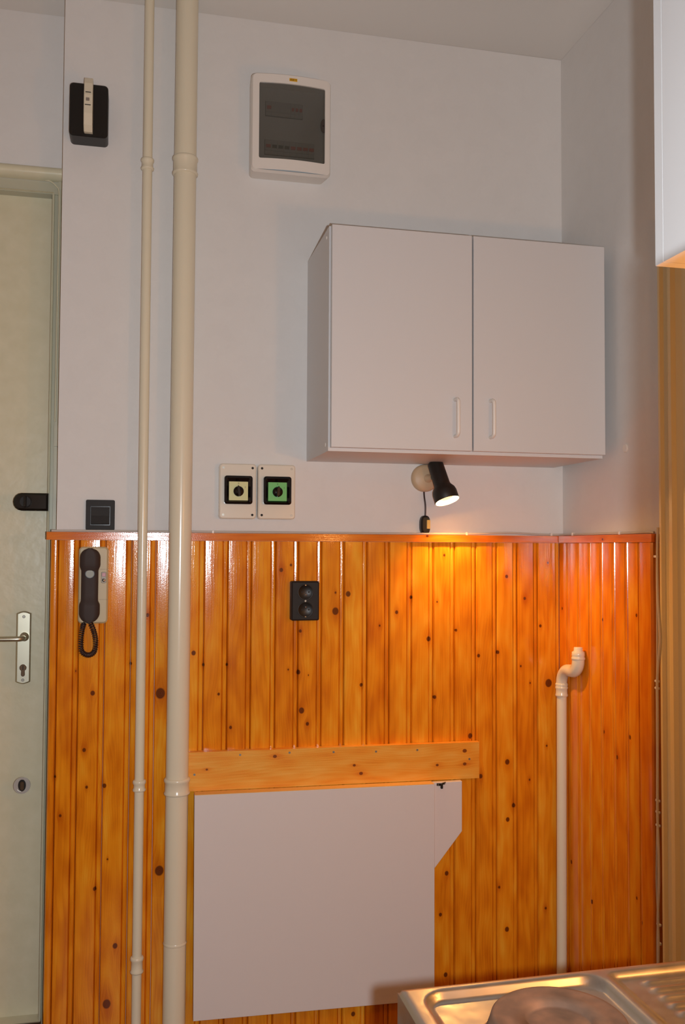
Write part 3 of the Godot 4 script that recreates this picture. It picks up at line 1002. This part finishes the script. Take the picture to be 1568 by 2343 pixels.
func intercom() -> void:
	var t := thing("intercom_phone", "beige wall intercom with a dark handset hung on the panelling", "intercom", Vector3(-0.107, 1.215, ZW))
	var T := Transform3D(Basis(), -t.position)
	var st := begin()
	extrude(st, rrect(-0.1066, 1.2147, 0.0765, 0.205, 0.011, 6), ZW - 0.002, 0.052, 0.004, T)
	var base := obj("base", st, M.beige, t)
	st = begin()
	box(st, Vector3(-0.1446, 1.2565, 0.050), Vector3(-0.0686, 1.2573, 0.0524), T)
	obj("seam", st, mat(rgb(150, 132, 100), 0.5), base)
	st = begin()
	box(st, Vector3(-0.1446, 1.1755, 0.050), Vector3(-0.0686, 1.1763, 0.0524), T)
	obj("seam", st, mat(rgb(150, 132, 100), 0.5), base)
	# buttons
	st = begin()
	extrude(st, rrect(-0.0795, 1.235, 0.0135, 0.030, 0.003, 3), 0.050, 0.0535, 0.001, T)
	var pad := obj("button_pad", st, mat(rgb(150, 138, 120), 0.4), t)
	st = begin()
	extrude(st, rrect(-0.0795, 1.2425, 0.0095, 0.0098, 0.0015, 3), 0.0535, 0.0552, 0.0006, T)
	obj("pink_button", st, mat(rgb(196, 128, 134), 0.4), pad)
	st = begin()
	lathe(st, [Vector2(0.0048, 0.0), Vector2(0.0042, 0.0022), Vector2(0.0, 0.003)], T * Transform3D(Basis(Vector3.RIGHT, PI / 2), Vector3(-0.0795, 1.2278, 0.0535)), 14)
	obj("grey_button", st, M.chrome, pad)
	# handset: ear and mouth pieces stand out, the grip between them is narrower
	st = begin()
	var cx := -0.1146
	var prof := []
	var yb := 1.1160
	var ye := 1.3135
	for i in 41:
		var v := i / 40.0
		var y := lerpf(yb, ye, v)
		var d := minf(y - yb, ye - y)
		var w := 0.0262
		if d < 0.026:
			w = 0.0262 * sqrt(maxf(0.0, 1.0 - pow((0.026 - d) / 0.026, 2.0)))
		elif d > 0.046:
			w = 0.0262 - 0.0045 * smoothstep(0.046, 0.060, d)
		w = maxf(w, 0.004)
		prof.append([y, w])
	st.set_smooth_group(0)
	var rings := []
	for q in prof:
		var y: float = q[0]
		var w: float = q[1]
		var d := minf(y - yb, ye - y)
		var zf := 0.092 - 0.006 * smoothstep(0.040, 0.075, d)
		var zb := 0.052 + 0.014 * smoothstep(0.040, 0.060, d)
		var ring := []
		for s in [[-1.0, 0.0], [-1.0, 0.62], [-0.96, 0.80], [-0.82, 0.975], [-0.4, 1.0], [0.4, 1.0], [0.82, 0.975], [0.96, 0.80], [1.0, 0.62], [1.0, 0.0]]:
			ring.append(T * Vector3(cx + s[0] * w, y, lerpf(zb, zf, s[1])))
		rings.append(ring)
	for i in rings.size() - 1:
		for k in 9:
			quad(st, rings[i][k], rings[i][k + 1], rings[i + 1][k + 1], rings[i + 1][k])
		quad(st, rings[i][9], rings[i][0], rings[i + 1][0], rings[i + 1][9])
	st.set_smooth_group(-1)
	for e in [0, rings.size() - 1]:
		for k in range(1, 9):
			for v in [rings[e][0], rings[e][k], rings[e][k + 1]]:
				st.add_vertex(v)
	var hs := obj("handset", st, M.brown_black, t)
	st = begin()
	extrude(st, disc(cx + 0.0005, 1.2460, 0.0128, 24), 0.082, 0.0882, 0.0008, T)
	var gr := obj("emblem_disc", st, M.handset_rim, hs)
	st = begin()
	extrude(st, disc(cx + 0.0005, 1.2460, 0.0102, 24), 0.0882, 0.0886, 0.0, T)
	for i in 7:
		var u := (i - 3) * 0.0026
		var hh := sqrt(maxf(0.0, 0.0096 * 0.0096 - u * u))
		box(st, Vector3(cx + 0.0005 + u - 0.0004, 1.246 - hh, 0.0886), Vector3(cx + 0.0005 + u + 0.0004, 1.246 + hh, 0.0893), T)
	obj("emblem_face", st, mat(rgb(136, 132, 112), 0.4), hs)
	# coiled cord hanging in a loop
	var loop := smooth([Vector3(-0.1285, 1.116, 0.052), Vector3(-0.134, 1.095, 0.046), Vector3(-0.1365, 1.066, 0.043), Vector3(-0.1335, 1.037, 0.043), Vector3(-0.1165, 1.0275, 0.043), Vector3(-0.1015, 1.037, 0.044), Vector3(-0.0985, 1.064, 0.045), Vector3(-0.1035, 1.092, 0.052), Vector3(-0.1135, 1.118, 0.062)], 60)
	var helix := []
	var n := loop.size()
	var turns := 40.0
	for i in n:
		var d: Vector3 = (loop[mini(i + 1, n - 1)] - loop[maxi(i - 1, 0)]).normalized()
		var b := Vector3.BACK
		b = (b - d * b.dot(d)).normalized()
		var s := d.cross(b)
		var a := TAU * turns * i / n
		var taper := minf(1.0, minf(i, n - 1 - i) / 20.0)
		helix.append(T * (loop[i] + (b * cos(a) + s * sin(a)) * 0.0056 * taper))
	st = begin()
	tube(st, helix, 0.0021, 6)
	obj("coiled_cord", st, M.cord_brown, t)

func socket() -> void:
	var t := thing("wall_socket", "black double wall socket on the wood panelling", "socket", Vector3(0.471, 1.168, ZW))
	var T := Transform3D(Basis(), -t.position)
	var st := begin()
	extrude(st, rrect(0.471, 1.1677, 0.080, 0.1105, 0.005, 4), ZW - 0.002, 0.052, 0.004, T)
	obj("housing", st, M.charcoal, t)
	var kk := 0
	for y in [1.1925, 1.1430]:
		st = begin()
		var T2 := T * Transform3D(Basis(Vector3.RIGHT, PI / 2), Vector3(0.471, y, 0.052))
		lathe(st, [Vector2(0.0225, 0.0), Vector2(0.0215, 0.0015), Vector2(0.0200, 0.0004), Vector2(0.0195, -0.0), Vector2(0.0, 0.0002)], T2, 26)
		var w := obj("outlet", st, M.black, t)
		for dx in [-0.0095, 0.0095]:
			st = begin()
			extrude(st, disc(0.471 + dx, y, 0.0026, 10), 0.052, 0.0526, 0.0, T)
			obj("pin_hole", st, M.dark_hole, w)
		st = begin()
		lathe(st, [Vector2(0.0022, 0.0), Vector2(0.0020, 0.006), Vector2(0.0, 0.0072)], T * Transform3D(Basis(Vector3.RIGHT, PI / 2), Vector3(0.471, y + (-0.0075 if kk == 0 else 0.0075), 0.052)), 10)
		obj("earth_pin", st, M.chrome, w)
		st = begin()
		box(st, Vector3(0.469, y + (0.0185 if kk == 0 else -0.0205), 0.052), Vector3(0.473, y + (0.0205 if kk == 0 else -0.0185), 0.0545), T)
		obj("earth_clip", st, M.chrome, w)
		kk += 1
	st = begin()
	extrude(st, disc(0.471, 1.1677, 0.0028, 12), 0.052, 0.0526, 0.0, T)
	obj("centre_screw", st, M.screw, t)

func spot_lamp() -> void:
	var t := thing("spot_lamp", "small black wall spot lamp, lit, on a tan round base", "lamp", Vector3(0.836, 1.5245, 0.0))
	var T := Transform3D(Basis(), -t.position)
	var st := begin()
	var face := Basis(Vector3.RIGHT, PI / 2)
	lathe(st, [Vector2(0.0405, 0.0), Vector2(0.0405, 0.012), Vector2(0.038, 0.017), Vector2(0.032, 0.0205), Vector2(0.0, 0.0235)], T * Transform3D(face, Vector3(0.836, 1.5245, 0.0)), 36)
	obj("base", st, M.tan, t)
	st = begin()
	lathe(st, [Vector2(0.004, 0.0), Vector2(0.0038, 0.0015), Vector2(0.0, 0.002)], T * Transform3D(face, Vector3(0.811, 1.531, 0.019)), 12)
	obj("screw", st, M.screw, t)
	# swivel arm from the base to the head
	st = begin()
	lathe(st, [Vector2(0.013, 0.0), Vector2(0.0125, 0.004), Vector2(0.008, 0.006), Vector2(0.007, 0.040)], T * Transform3D(face, Vector3(0.842, 1.523, 0.0225)), 18)
	obj("swivel", st, M.tan, t)
	# head: a narrow tube flaring to a wider rim, pointing down, to the right and a little into the room
	var axis := Vector3(0.195, -0.92, 0.335).normalized()
	var xa := axis.cross(Vector3.BACK).normalized()
	var B := Basis(xa, -axis, xa.cross(-axis))
	var top := Vector3(0.8455, 1.5665, 0.072)
	var H := T * Transform3D(B, top)
	st = begin()
	# height runs down from the top as negative y
	lathe(st, [Vector2(0.0345, -0.1235), Vector2(0.0352, -0.1225), Vector2(0.0352, -0.098), Vector2(0.0325, -0.088), Vector2(0.0255, -0.078), Vector2(0.0235, -0.072), Vector2(0.0225, -0.006), Vector2(0.0205, -0.001), Vector2(0.0170, 0.0), Vector2(0.0, 0.0)], H, 40)
	var head := obj("head", st, M.lamp_black, t)
	st = begin()
	lathe(st, [Vector2(0.0, -0.004), Vector2(0.0205, -0.006), Vector2(0.0215, -0.072), Vector2(0.0235, -0.079), Vector2(0.0305, -0.089), Vector2(0.0332, -0.099), Vector2(0.0338, -0.1225), Vector2(0.0345, -0.1235)], H, 40)
	obj("reflector", st, mat(rgb(240, 236, 228), 0.5), head)
	# the bulb, a reflector bulb whose frosted front nearly fills the rim
	st = begin()
	lathe(st, [Vector2(0.0, -0.1185), Vector2(0.015, -0.1165), Vector2(0.024, -0.111), Vector2(0.0285, -0.104), Vector2(0.026, -0.092), Vector2(0.012, -0.070), Vector2(0.0, -0.066)], H, 28)
	var glow := mat(rgb(255, 236, 200), 0.4)
	glow.emission_enabled = true
	glow.emission = Color(1.0, 0.72, 0.42)
	glow.emission_energy_multiplier = 3.0
	obj("bulb", st, glow, t)
	var l := SpotLight3D.new()
	l.name = "spot_bulb_light"
	t.add_child(l)
	l.position = H * Vector3(0, -0.095, 0)
	l.basis = Basis.looking_at(axis, Vector3.BACK)
	l.spot_angle = 80.0
	l.spot_angle_attenuation = 0.6
	l.spot_range = 6.0
	l.spot_attenuation = 2.0
	l.light_color = Color(1.0, 0.73, 0.40)
	l.light_energy = 0.33
	l.light_size = 0.014
	l.shadow_enabled = true
	# cord with a hand switch
	st = begin()
	var cp := []
	for q in [Vector3(0.8335, 1.486, 0.008), Vector3(0.8338, 1.470, 0.010), Vector3(0.8365, 1.445, 0.012), Vector3(0.8368, 1.425, 0.012), Vector3(0.8362, 1.412, 0.012)]:
		cp.append(T * q)
	tube(st, smooth(cp, 5), 0.0026, 8)
	obj("cord", st, M.cord_brown, t)
	st = begin()
	var so := PackedVector2Array()
	for i in 28:
		var a := TAU * i / 28
		so.append(Vector2(0.8362 + 0.0148 * signf(cos(a)) * pow(absf(cos(a)), 0.72), 1.3862 + 0.0275 * signf(sin(a)) * pow(absf(sin(a)), 0.72)))
	extrude(st, so, 0.0, 0.020, 0.005, T)
	var sw := obj("cord_switch", st, M.black, t)
	st = begin()
	extrude(st, rrect(0.8435, 1.3875, 0.0105, 0.026, 0.0015, 3), 0.0195, 0.0235, 0.001, T)
	obj("slider", st, mat(rgb(214, 184, 110), 0.4), sw)

# ---------------------------------------------------------------- folding table under the rail
func folding_table() -> void:
	var t := thing("folding_table", "white drop-leaf wall table folded flat under its pine batten", "table", Vector3(0.55, 0.70, ZW))
	var T := Transform3D(Basis(), -t.position)
	var ptex := pine(160, 1200, Vector2(0.11, 0.85), Vector2(0, 0), [0.0, 0.11], [[0.085, 0.045, 0.006], [0.045, 0.045, 0.005], [0.045, 0.13, 0.004], [0.03, 0.36, 0.005], [0.055, 0.38, 0.004], [0.09, 0.61, 0.005], [0.06, 0.80, 0.003]], 71, [rgb(244, 190, 92), rgb(238, 156, 48), rgb(214, 112, 24), rgb(120, 58, 18)])
	var pm := wood_material(ptex, 0.32, 0.03)
	var st := begin()
	plank(st, [T * Vector3(0.150, 0.6520, 0.044), T * Vector3(0.9935, 0.6465, 0.044), T * Vector3(0.9935, 0.7510, 0.044), T * Vector3(0.150, 0.7575, 0.044)], Vector3(0, 0, -0.0205), [Vector2(0, 0), Vector2(0, 1), Vector2(1, 1), Vector2(1, 0)], 0.0015)
	var batten := obj("batten", st, pm, t)
	for q in [[0.1675, 0.697], [0.292, 0.745], [0.430, 0.745], [0.556, 0.741], [0.68, 0.737], [0.803, 0.736], [0.962, 0.703]]:
		st = begin()
		extrude(st, disc(q[0], q[1], 0.0032, 10), 0.044, 0.0444, 0.0, T)
		obj("screw", st, M.screw, batten)
	st = begin()
	var p := PackedVector2Array([Vector2(0.1690, 0.0545), Vector2(0.8440, 0.0425), Vector2(0.8437, 0.6455), Vector2(0.1660, 0.6505)])
	extrude(st, p, 0.062, 0.080, 0.001, T)
	obj("table_leaf", st, M.panel, t)
	# top edge of the leaf, with the spot lamp's light painted in as orange
	st = begin()
	p = PackedVector2Array([Vector2(0.1670, 0.6503), Vector2(0.8430, 0.6453), Vector2(0.8430, 0.6464), Vector2(0.1670, 0.6514)])
	extrude(st, p, 0.0462, 0.0797, 0.0, T)
	obj("lamplit_edge", st, mat(rgb(236, 186, 106), 0.5), t)
	# swing-out support behind the leaf
	st = begin()
	p = PackedVector2Array([Vector2(0.70, 0.30), Vector2(0.8526, 0.4044), Vector2(0.9332, 0.5019), Vector2(0.9332, 0.6445), Vector2(0.70, 0.6440)])
	extrude(st, p, 0.0445, 0.0605, 0.0008, T)
	var br := obj("support_wing", st, M.panel, t)
	st = begin()
	extrude(st, PackedVector2Array([Vector2(0.8560, 0.6360), Vector2(0.8690, 0.6350), Vector2(0.8690, 0.6420), Vector2(0.8560, 0.6425)]), 0.0605, 0.064, 0.0006, T)
	extrude(st, PackedVector2Array([Vector2(0.8690, 0.6370), Vector2(0.8805, 0.6390), Vector2(0.8830, 0.6455), Vector2(0.8710, 0.6425)]), 0.0605, 0.064, 0.0006, T)
	extrude(st, rrect(0.8705, 0.6335, 0.0065, 0.013, 0.002, 3), 0.0605, 0.066, 0.0006, T)
	var la := obj("latch", st, M.black, br)
	for q in [[0.8595, 0.6390], [0.8800, 0.6420]]:
		st = begin()
		extrude(st, disc(q[0], q[1], 0.0019, 10), 0.064, 0.0645, 0.0, T)
		obj("latch_screw", st, M.screw, t)

# ---------------------------------------------------------------- cables
func cables() -> void:
	var t := thing("wall_cable", "thin grey cable clipped along the top of the wooden rail", "cable", Vector3(0.5, 1.3565, 0.02))
	var T := Transform3D(Basis(), -t.position)
	var pts := []
	for q in [[-0.219, 1.3595], [-0.1, 1.3602], [0.1, 1.3598], [0.3, 1.3604], [0.55, 1.3598], [0.8, 1.3600], [0.98, 1.3602], [1.05, 1.3632], [1.12, 1.3640], [1.2, 1.3606], [1.25, 1.3600]]:
		pts.append(T * Vector3(q[0], q[1], 0.018))
	pts.append(T * Vector3(1.264, 1.3602, 0.030))
	for z in [0.1, 0.2, 0.3, 0.42, 0.50, 0.535]:
		pts.append(T * Vector3(1.2665, 1.3602 + 0.001 * sin(z * 30.0), z))
	var st := begin()
	tube(st, smooth(pts, 4), 0.0032, 8)
	obj("cable_run", st, M.cable_grey, t)
	for q in [Vector3(0.213, 1.3597, 0.018), Vector3(0.963, 1.3602, 0.018), Vector3(1.235, 1.3602, 0.018), Vector3(1.2665, 1.3602, 0.1), Vector3(1.2665, 1.3602, 0.37)]:
		st = begin()
		extrude(st, rrect(0, 0, 0.006, 0.010, 0.002, 3), -0.005, 0.005, 0.001, T * Transform3D(Basis(Vector3.UP, 0.0 if q.x < 1.25 else -PI / 2), q))
		obj("cable_clip", st, M.white_plastic, t)
	# two wires hanging down beside the panelling on the right
	var k := 0
	for w in [["cream wire hanging beside the panelled corner, the one nearer the boards", 0.0], ["cream wire hanging beside the panelled corner, the one nearer the door casing", 0.009]]:
		var c := thing("hanging_wire", w[0], "wire", Vector3(1.275, 0.9, 0.545), "wires beside the panelling")
		var T2 := Transform3D(Basis(), -c.position)
		pts = []
		var s: float = w[1]
		for q in [[1.372, 0.556, 0.0], [1.33, 0.553, 0.001], [1.26, 0.551, 0.002], [1.18, 0.552 , 0.004], [1.10, 0.553, 0.010], [1.03, 0.550, 0.003], [0.985, 0.548, 0.0], [0.92, 0.548, 0.0], [0.80, 0.546, 0.001], [0.70, 0.545, 0.0], [0.66, 0.545, 0.0], [0.58, 0.543, 0.006], [0.50, 0.541, 0.008], [0.42, 0.543, 0.0], [0.36, 0.541, 0.004], [0.25, 0.54, 0.0], [0.10, 0.54, 0.0], [YF, 0.54, 0.0]]:
			pts.append(T2 * Vector3(1.2640 - 0.0066 * k, q[0], q[1] + s + (q[2] if k == 1 else -q[2] * 0.3)))
		st = begin()
		tube(st, smooth(pts, 5), 0.0030, 8)
		obj("wire_run", st, M.cable, c)
		if k == 0:
			for y in [1.30, 0.992, 0.975, 0.70, 0.672, 0.64, 0.40, 0.355]:
				st = begin()
				extrude(st, rrect(0, 0, 0.015, 0.006, 0.002, 3), 0.0, 0.0056, 0.001, T2 * Transform3D(Basis(Vector3.UP, -PI / 2), Vector3(1.2672, y, 0.545)))
				obj("wire_clip", st, M.white_plastic, c)
		k += 1

# ---------------------------------------------------------------- kitchen unit beside the doorway
func kitchen_unit() -> void:
	var X0 := 0.3094
	var X1 := XR - 0.003
	var Z0 := 1.5394
	var Z1 := ZN - 0.003
	var Y := 0.800
	var t := thing("kitchen_unit", "compact kitchen unit with stainless steel top and drainer", "kitchen unit", Vector3((X0 + X1) / 2, YF, (Z0 + Z1) / 2))
	var T := Transform3D(Basis(), -t.position)
	var st := begin()
	var x := 0
	box(st, Vector3(X0 + 0.01, YF + 0.08, Z0 + 0.03), Vector3(X1, Y - 0.045, Z1), T)
	box(st, Vector3(X0 + 0.04, YF, Z0 + 0.08), Vector3(X1 - 0.02, YF + 0.08, Z1), T)
	obj("cabinet_body", st, M.laminate, t)
	for i in 2:
		st = begin()
		var a := X0 + 0.014 + i * 0.478
		extrude(st, rrect(a + 0.237, YF + 0.08 + 0.36, 0.472, 0.70, 0.003, 2), 0.0, 0.018, 0.0015, T * Transform3D(Basis(Vector3.UP, PI), Vector3(2.0 * (a + 0.237), 0, Z0 + 0.03)))
		obj("unit_door", st, M.laminate, t)
	# pressed steel top as a height field: rim, hob recess, ribbed drainer, sink bowl
	st = begin()
	st.set_smooth_group(0)
	var nx := 250
	var nz := 157
	var g := []
	for i in nx + 1:
		var col := PackedVector3Array()
		for j in nz + 1:
			var px := lerpf(X0, X1, float(i) / nx)
			var pz := lerpf(Z0, Z1, float(j) / nz)
			col.append(T * Vector3(px, Y + steel(px, pz, X0, X1, Z0, Z1), pz))
		g.append(col)
	for i in nx:
		for j in nz:
			quad(st, g[i][j + 1], g[i + 1][j + 1], g[i + 1][j], g[i][j])
	st.set_smooth_group(-1)
	# the apron folded down around it
	for i in nx:
		quad(st, g[i + 1][0] + Vector3(0, -0.046, 0), g[i][0] + Vector3(0, -0.046, 0), g[i][0], g[i + 1][0])
	for j in nz:
		quad(st, g[0][j] + Vector3(0, -0.046, 0), g[0][j + 1] + Vector3(0, -0.046, 0), g[0][j + 1], g[0][j])
	obj("steel_top", st, M.steel_top, t)
	# hotplate
	st = begin()
	var hp := T * Transform3D(Basis(), Vector3(0.4451, 0.0, 1.6847))
	lathe(st, [Vector2(0.088, 0.7905), Vector2(0.0845, 0.796), Vector2(0.0785, 0.802)], hp, 64)
	obj("hotplate_ring", st, M.chrome, t)
	st = begin()
	lathe(st, [Vector2(0.0785, 0.8015), Vector2(0.0745, 0.812), Vector2(0.0715, 0.8215), Vector2(0.069, 0.8235), Vector2(0.066, 0.823), Vector2(0.052, 0.8226), Vector2(0.036, 0.8222), Vector2(0.0345, 0.8185), Vector2(0.030, 0.818), Vector2(0.0, 0.818)], hp, 64)
	obj("hotplate", st, M.iron, t)
	# mixer tap beyond the picture's edge
	st = begin()
	tube(st, smooth([T * Vector3(1.05, Y - 0.002, 2.16), T * Vector3(1.05, 0.97, 2.16), T * Vector3(1.05, 1.04, 2.12), T * Vector3(1.05, 1.04, 2.04), T * Vector3(1.05, 1.01, 2.0)], 5), 0.011, 12)
	obj("tap", st, M.chrome, t)

func steel(x: float, z: float, X0: float, X1: float, Z0: float, Z1: float) -> float:
	var e := minf(minf(x - X0, X1 - x), minf(z - Z0, Z1 - z))
	var h := -0.005 * pow(clampf(1.0 - e / 0.006, 0.0, 1.0), 2.0)
	# rim 16 mm wide, then down to the working level
	var hob := minf(minf(x - 0.3304, 0.5628 - x), minf(z - (Z0 + 0.0135), Z1 - 0.05 - z))
	var hx := clampf(minf(minf(x - 0.3304, 0.5628 - x), 0.03) / 0.03, 0.0, 1.0)
	var hz := clampf(minf(minf(z - (Z0 + 0.0135), Z1 - 0.05 - z), 0.03) / 0.03, 0.0, 1.0)
	var corner := 1.0 - minf(1.0, sqrt(pow(1.0 - hx, 2.0) + pow(1.0 - hz, 2.0)))
	if hob > 0.0:
		h -= 0.009 * smoothstep(0.0, 0.34, corner)
	# drainer to the right of the hob
	var dr := minf(minf(x - 0.5711, X1 - 0.02 - x), minf(z - (Z0 + 0.015), Z1 - 0.05 - z))
	if dr > 0.0:
		h -= 0.006 * smoothstep(0.0, 0.010, dr)
		if x < 0.84:
			var rib := smoothstep(0.0, 0.012, x - 0.6032) * smoothstep(0.0, 0.03, 0.84 - x) * smoothstep(0.0, 0.012, dr - 0.012)
			h += 0.0032 * rib * (0.5 + 0.5 * cos((z - Z0) * TAU / 0.019))
		else:
			var bowl := minf(minf(x - 0.87, 1.23 - x), minf(z - 1.64, 2.06 - z))
			h -= 0.14 * smoothstep(0.0, 0.05, bowl)
	return h

# ---------------------------------------------------------------- things at the right edge and beyond it
func near_things() -> void:
	# hanging cabinet over the unit, seen from its left end
	var t := thing("hanging_cabinet", "white hanging kitchen cabinet at the upper right edge", "cabinet", Vector3(0.95, 1.665, 1.9))
	var T := Transform3D(Basis(), -t.position)
	var st := begin()
	box(st, Vector3(0.617, 1.665, 1.6190), Vector3(XR - 0.003, 2.66, ZN - 0.001), T)
	obj("carcass", st, M.laminate, t)
	for i in 2:
		st = begin()
		var a := 0.617 + i * 0.332
		extrude(st, rrect(a + 0.1645, 2.1625, 0.329, 0.995, 0.001, 2), 0.0, 0.0175, 0.001, T * Transform3D(Basis(Vector3.UP, PI), Vector3(2.0 * (a + 0.1645), 0, 1.6180)))
		obj("cabinet_door", st, M.laminate, t)
	# globe lamp under it, out of view, placed to warm the right wall
	var LX := 0.90
	var LY := 1.45
	var LZ := 1.70
	var l := thing("unseen_globe_lamp", "unseen opal globe lamp out of view under the hanging cabinet, warming the right wall", "lamp", Vector3(LX, 1.665, LZ))
	T = Transform3D(Basis(), -l.position)
	st = begin()
	lathe(st, [Vector2(0.0, 1.665), Vector2(0.03, 1.665), Vector2(0.03, 1.657), Vector2(0.006, 1.651), Vector2(0.006, LY + 0.06), Vector2(0.012, LY + 0.056), Vector2(0.012, LY + 0.036)], T * Transform3D(Basis(), Vector3(LX, 0, LZ)), 20)
	obj("lamp_holder", st, M.white_plastic, l)
	st = begin()
	var prof := []
	for i in 13:
		var a := PI * i / 12 - PI / 2
		prof.append(Vector2(maxf(0.0, 0.04 * cos(a)), LY + 0.04 * sin(a)))
	lathe(st, prof, T * Transform3D(Basis(), Vector3(LX, 0, LZ)), 20)
	var glow := mat(rgb(255, 240, 214), 0.4)
	glow.emission_enabled = true
	glow.emission = Color(1.0, 0.70, 0.40)
	glow.emission_energy_multiplier = 4.0
	obj("bulb_globe", st, glow, l)
	var o := OmniLight3D.new()
	o.name = "unseen_globe_light"
	l.add_child(o)
	o.position = T * Vector3(LX, LY, LZ)
	o.light_color = Color(1.0, 0.68, 0.36)
	o.light_energy = 0.18
	o.light_size = 0.035
	o.omni_range = 8.0
	o.omni_attenuation = 2.0
	o.shadow_enabled = true
	# unseen pendant lamp behind the viewer, placed to warm the back wall evenly
	l = thing("unseen_pendant_lamp", "unseen opal pendant lamp behind the viewer, placed to warm the back wall", "lamp", Vector3(-0.3, YC, 3.55))
	T = Transform3D(Basis(), -l.position)
	st = begin()
	tube(st, [T * Vector3(-0.3, YC, 3.55), T * Vector3(-0.3, 2.30, 3.55)], 0.004, 8)
	obj("flex", st, M.white_plastic, l)
	st = begin()
	prof = []
	for i in 13:
		var a := PI * i / 12 - PI / 2
		prof.append(Vector2(maxf(0.0, 0.1 * cos(a)), 2.2 + 0.1 * sin(a)))
	lathe(st, prof, T * Transform3D(Basis(), Vector3(-0.3, 0, 3.55)), 24)
	obj("lamp_globe", st, glow, l)
	o = OmniLight3D.new()
	o.name = "unseen_pendant_light"
	l.add_child(o)
	o.position = T * Vector3(-0.3, 2.2, 3.55)
	o.light_color = Color(1.0, 0.68, 0.36)
	o.light_energy = 0.13
	o.light_size = 0.09
	o.omni_range = 8.0
	o.omni_attenuation = 2.0
	o.shadow_enabled = true
	# out-of-view white cupboard, placed to keep the flash off the right wall
	t = thing("unseen_shade_cupboard", "unseen white cupboard out of view, placed to shade the right wall from the flash", "cupboard", Vector3(0.55, 0.80, 2.12))
	T = Transform3D(Basis(), -t.position)
	st = begin()
	box(st, Vector3(0.3366, 0.801, 2.10), Vector3(0.74, 1.485, ZN - 0.001), T)
	obj("carcass", st, M.laminate, t)
	st = begin()
	extrude(st, rrect(0.54, 1.143, 0.396, 0.68, 0.002, 2), 0.0, 0.016, 0.001, T * Transform3D(Basis(Vector3.UP, PI), Vector3(1.08, 0, 2.0995)))
	obj("unseen_cupboard_door", st, M.laminate, t)
	# door in the right wall with its moulded casing
	var d := thing("door_2", "closed cream door in the right wall with moulded casing", "door", Vector3(XR, YF, 0.9))
	d.set_meta("kind", "structure")
	T = Transform3D(Basis(), -d.position)
	for side in [0, 1]:
		st = begin()
		var prof2 := [[0.5650, 0.0], [0.5650, 0.018], [0.570, 0.024], [0.578, 0.024], [0.584, 0.017], [0.596, 0.015], [0.608, 0.020], [0.618, 0.027], [0.630, 0.027], [0.637, 0.018], [0.655, 0.012], [0.655, 0.0]]
		for i in prof2.size() - 1:
			var a: Array = prof2[i]
			var b: Array = prof2[i + 1]
			var za: float = a[0] if side == 0 else 2.13 - a[0]
			var zb: float = b[0] if side == 0 else 2.13 - b[0]
			quad(st, T * Vector3(XR - b[1], YF, zb), T * Vector3(XR - a[1], YF, za), T * Vector3(XR - a[1], 2.12, za), T * Vector3(XR - b[1], 2.12, zb))
		obj("casing", st, M.casing, d)
	st = begin()
	box(st, Vector3(XR - 0.02, 2.04, 0.655), Vector3(XR, 2.12, 1.475), T)
	obj("head_casing", st, M.casing, d)
	st = begin()
	box(st, Vector3(XR - 0.012, YF, 0.655), Vector3(XR, 2.04, 1.475), T)
	obj("leaf", st, M.casing, d)
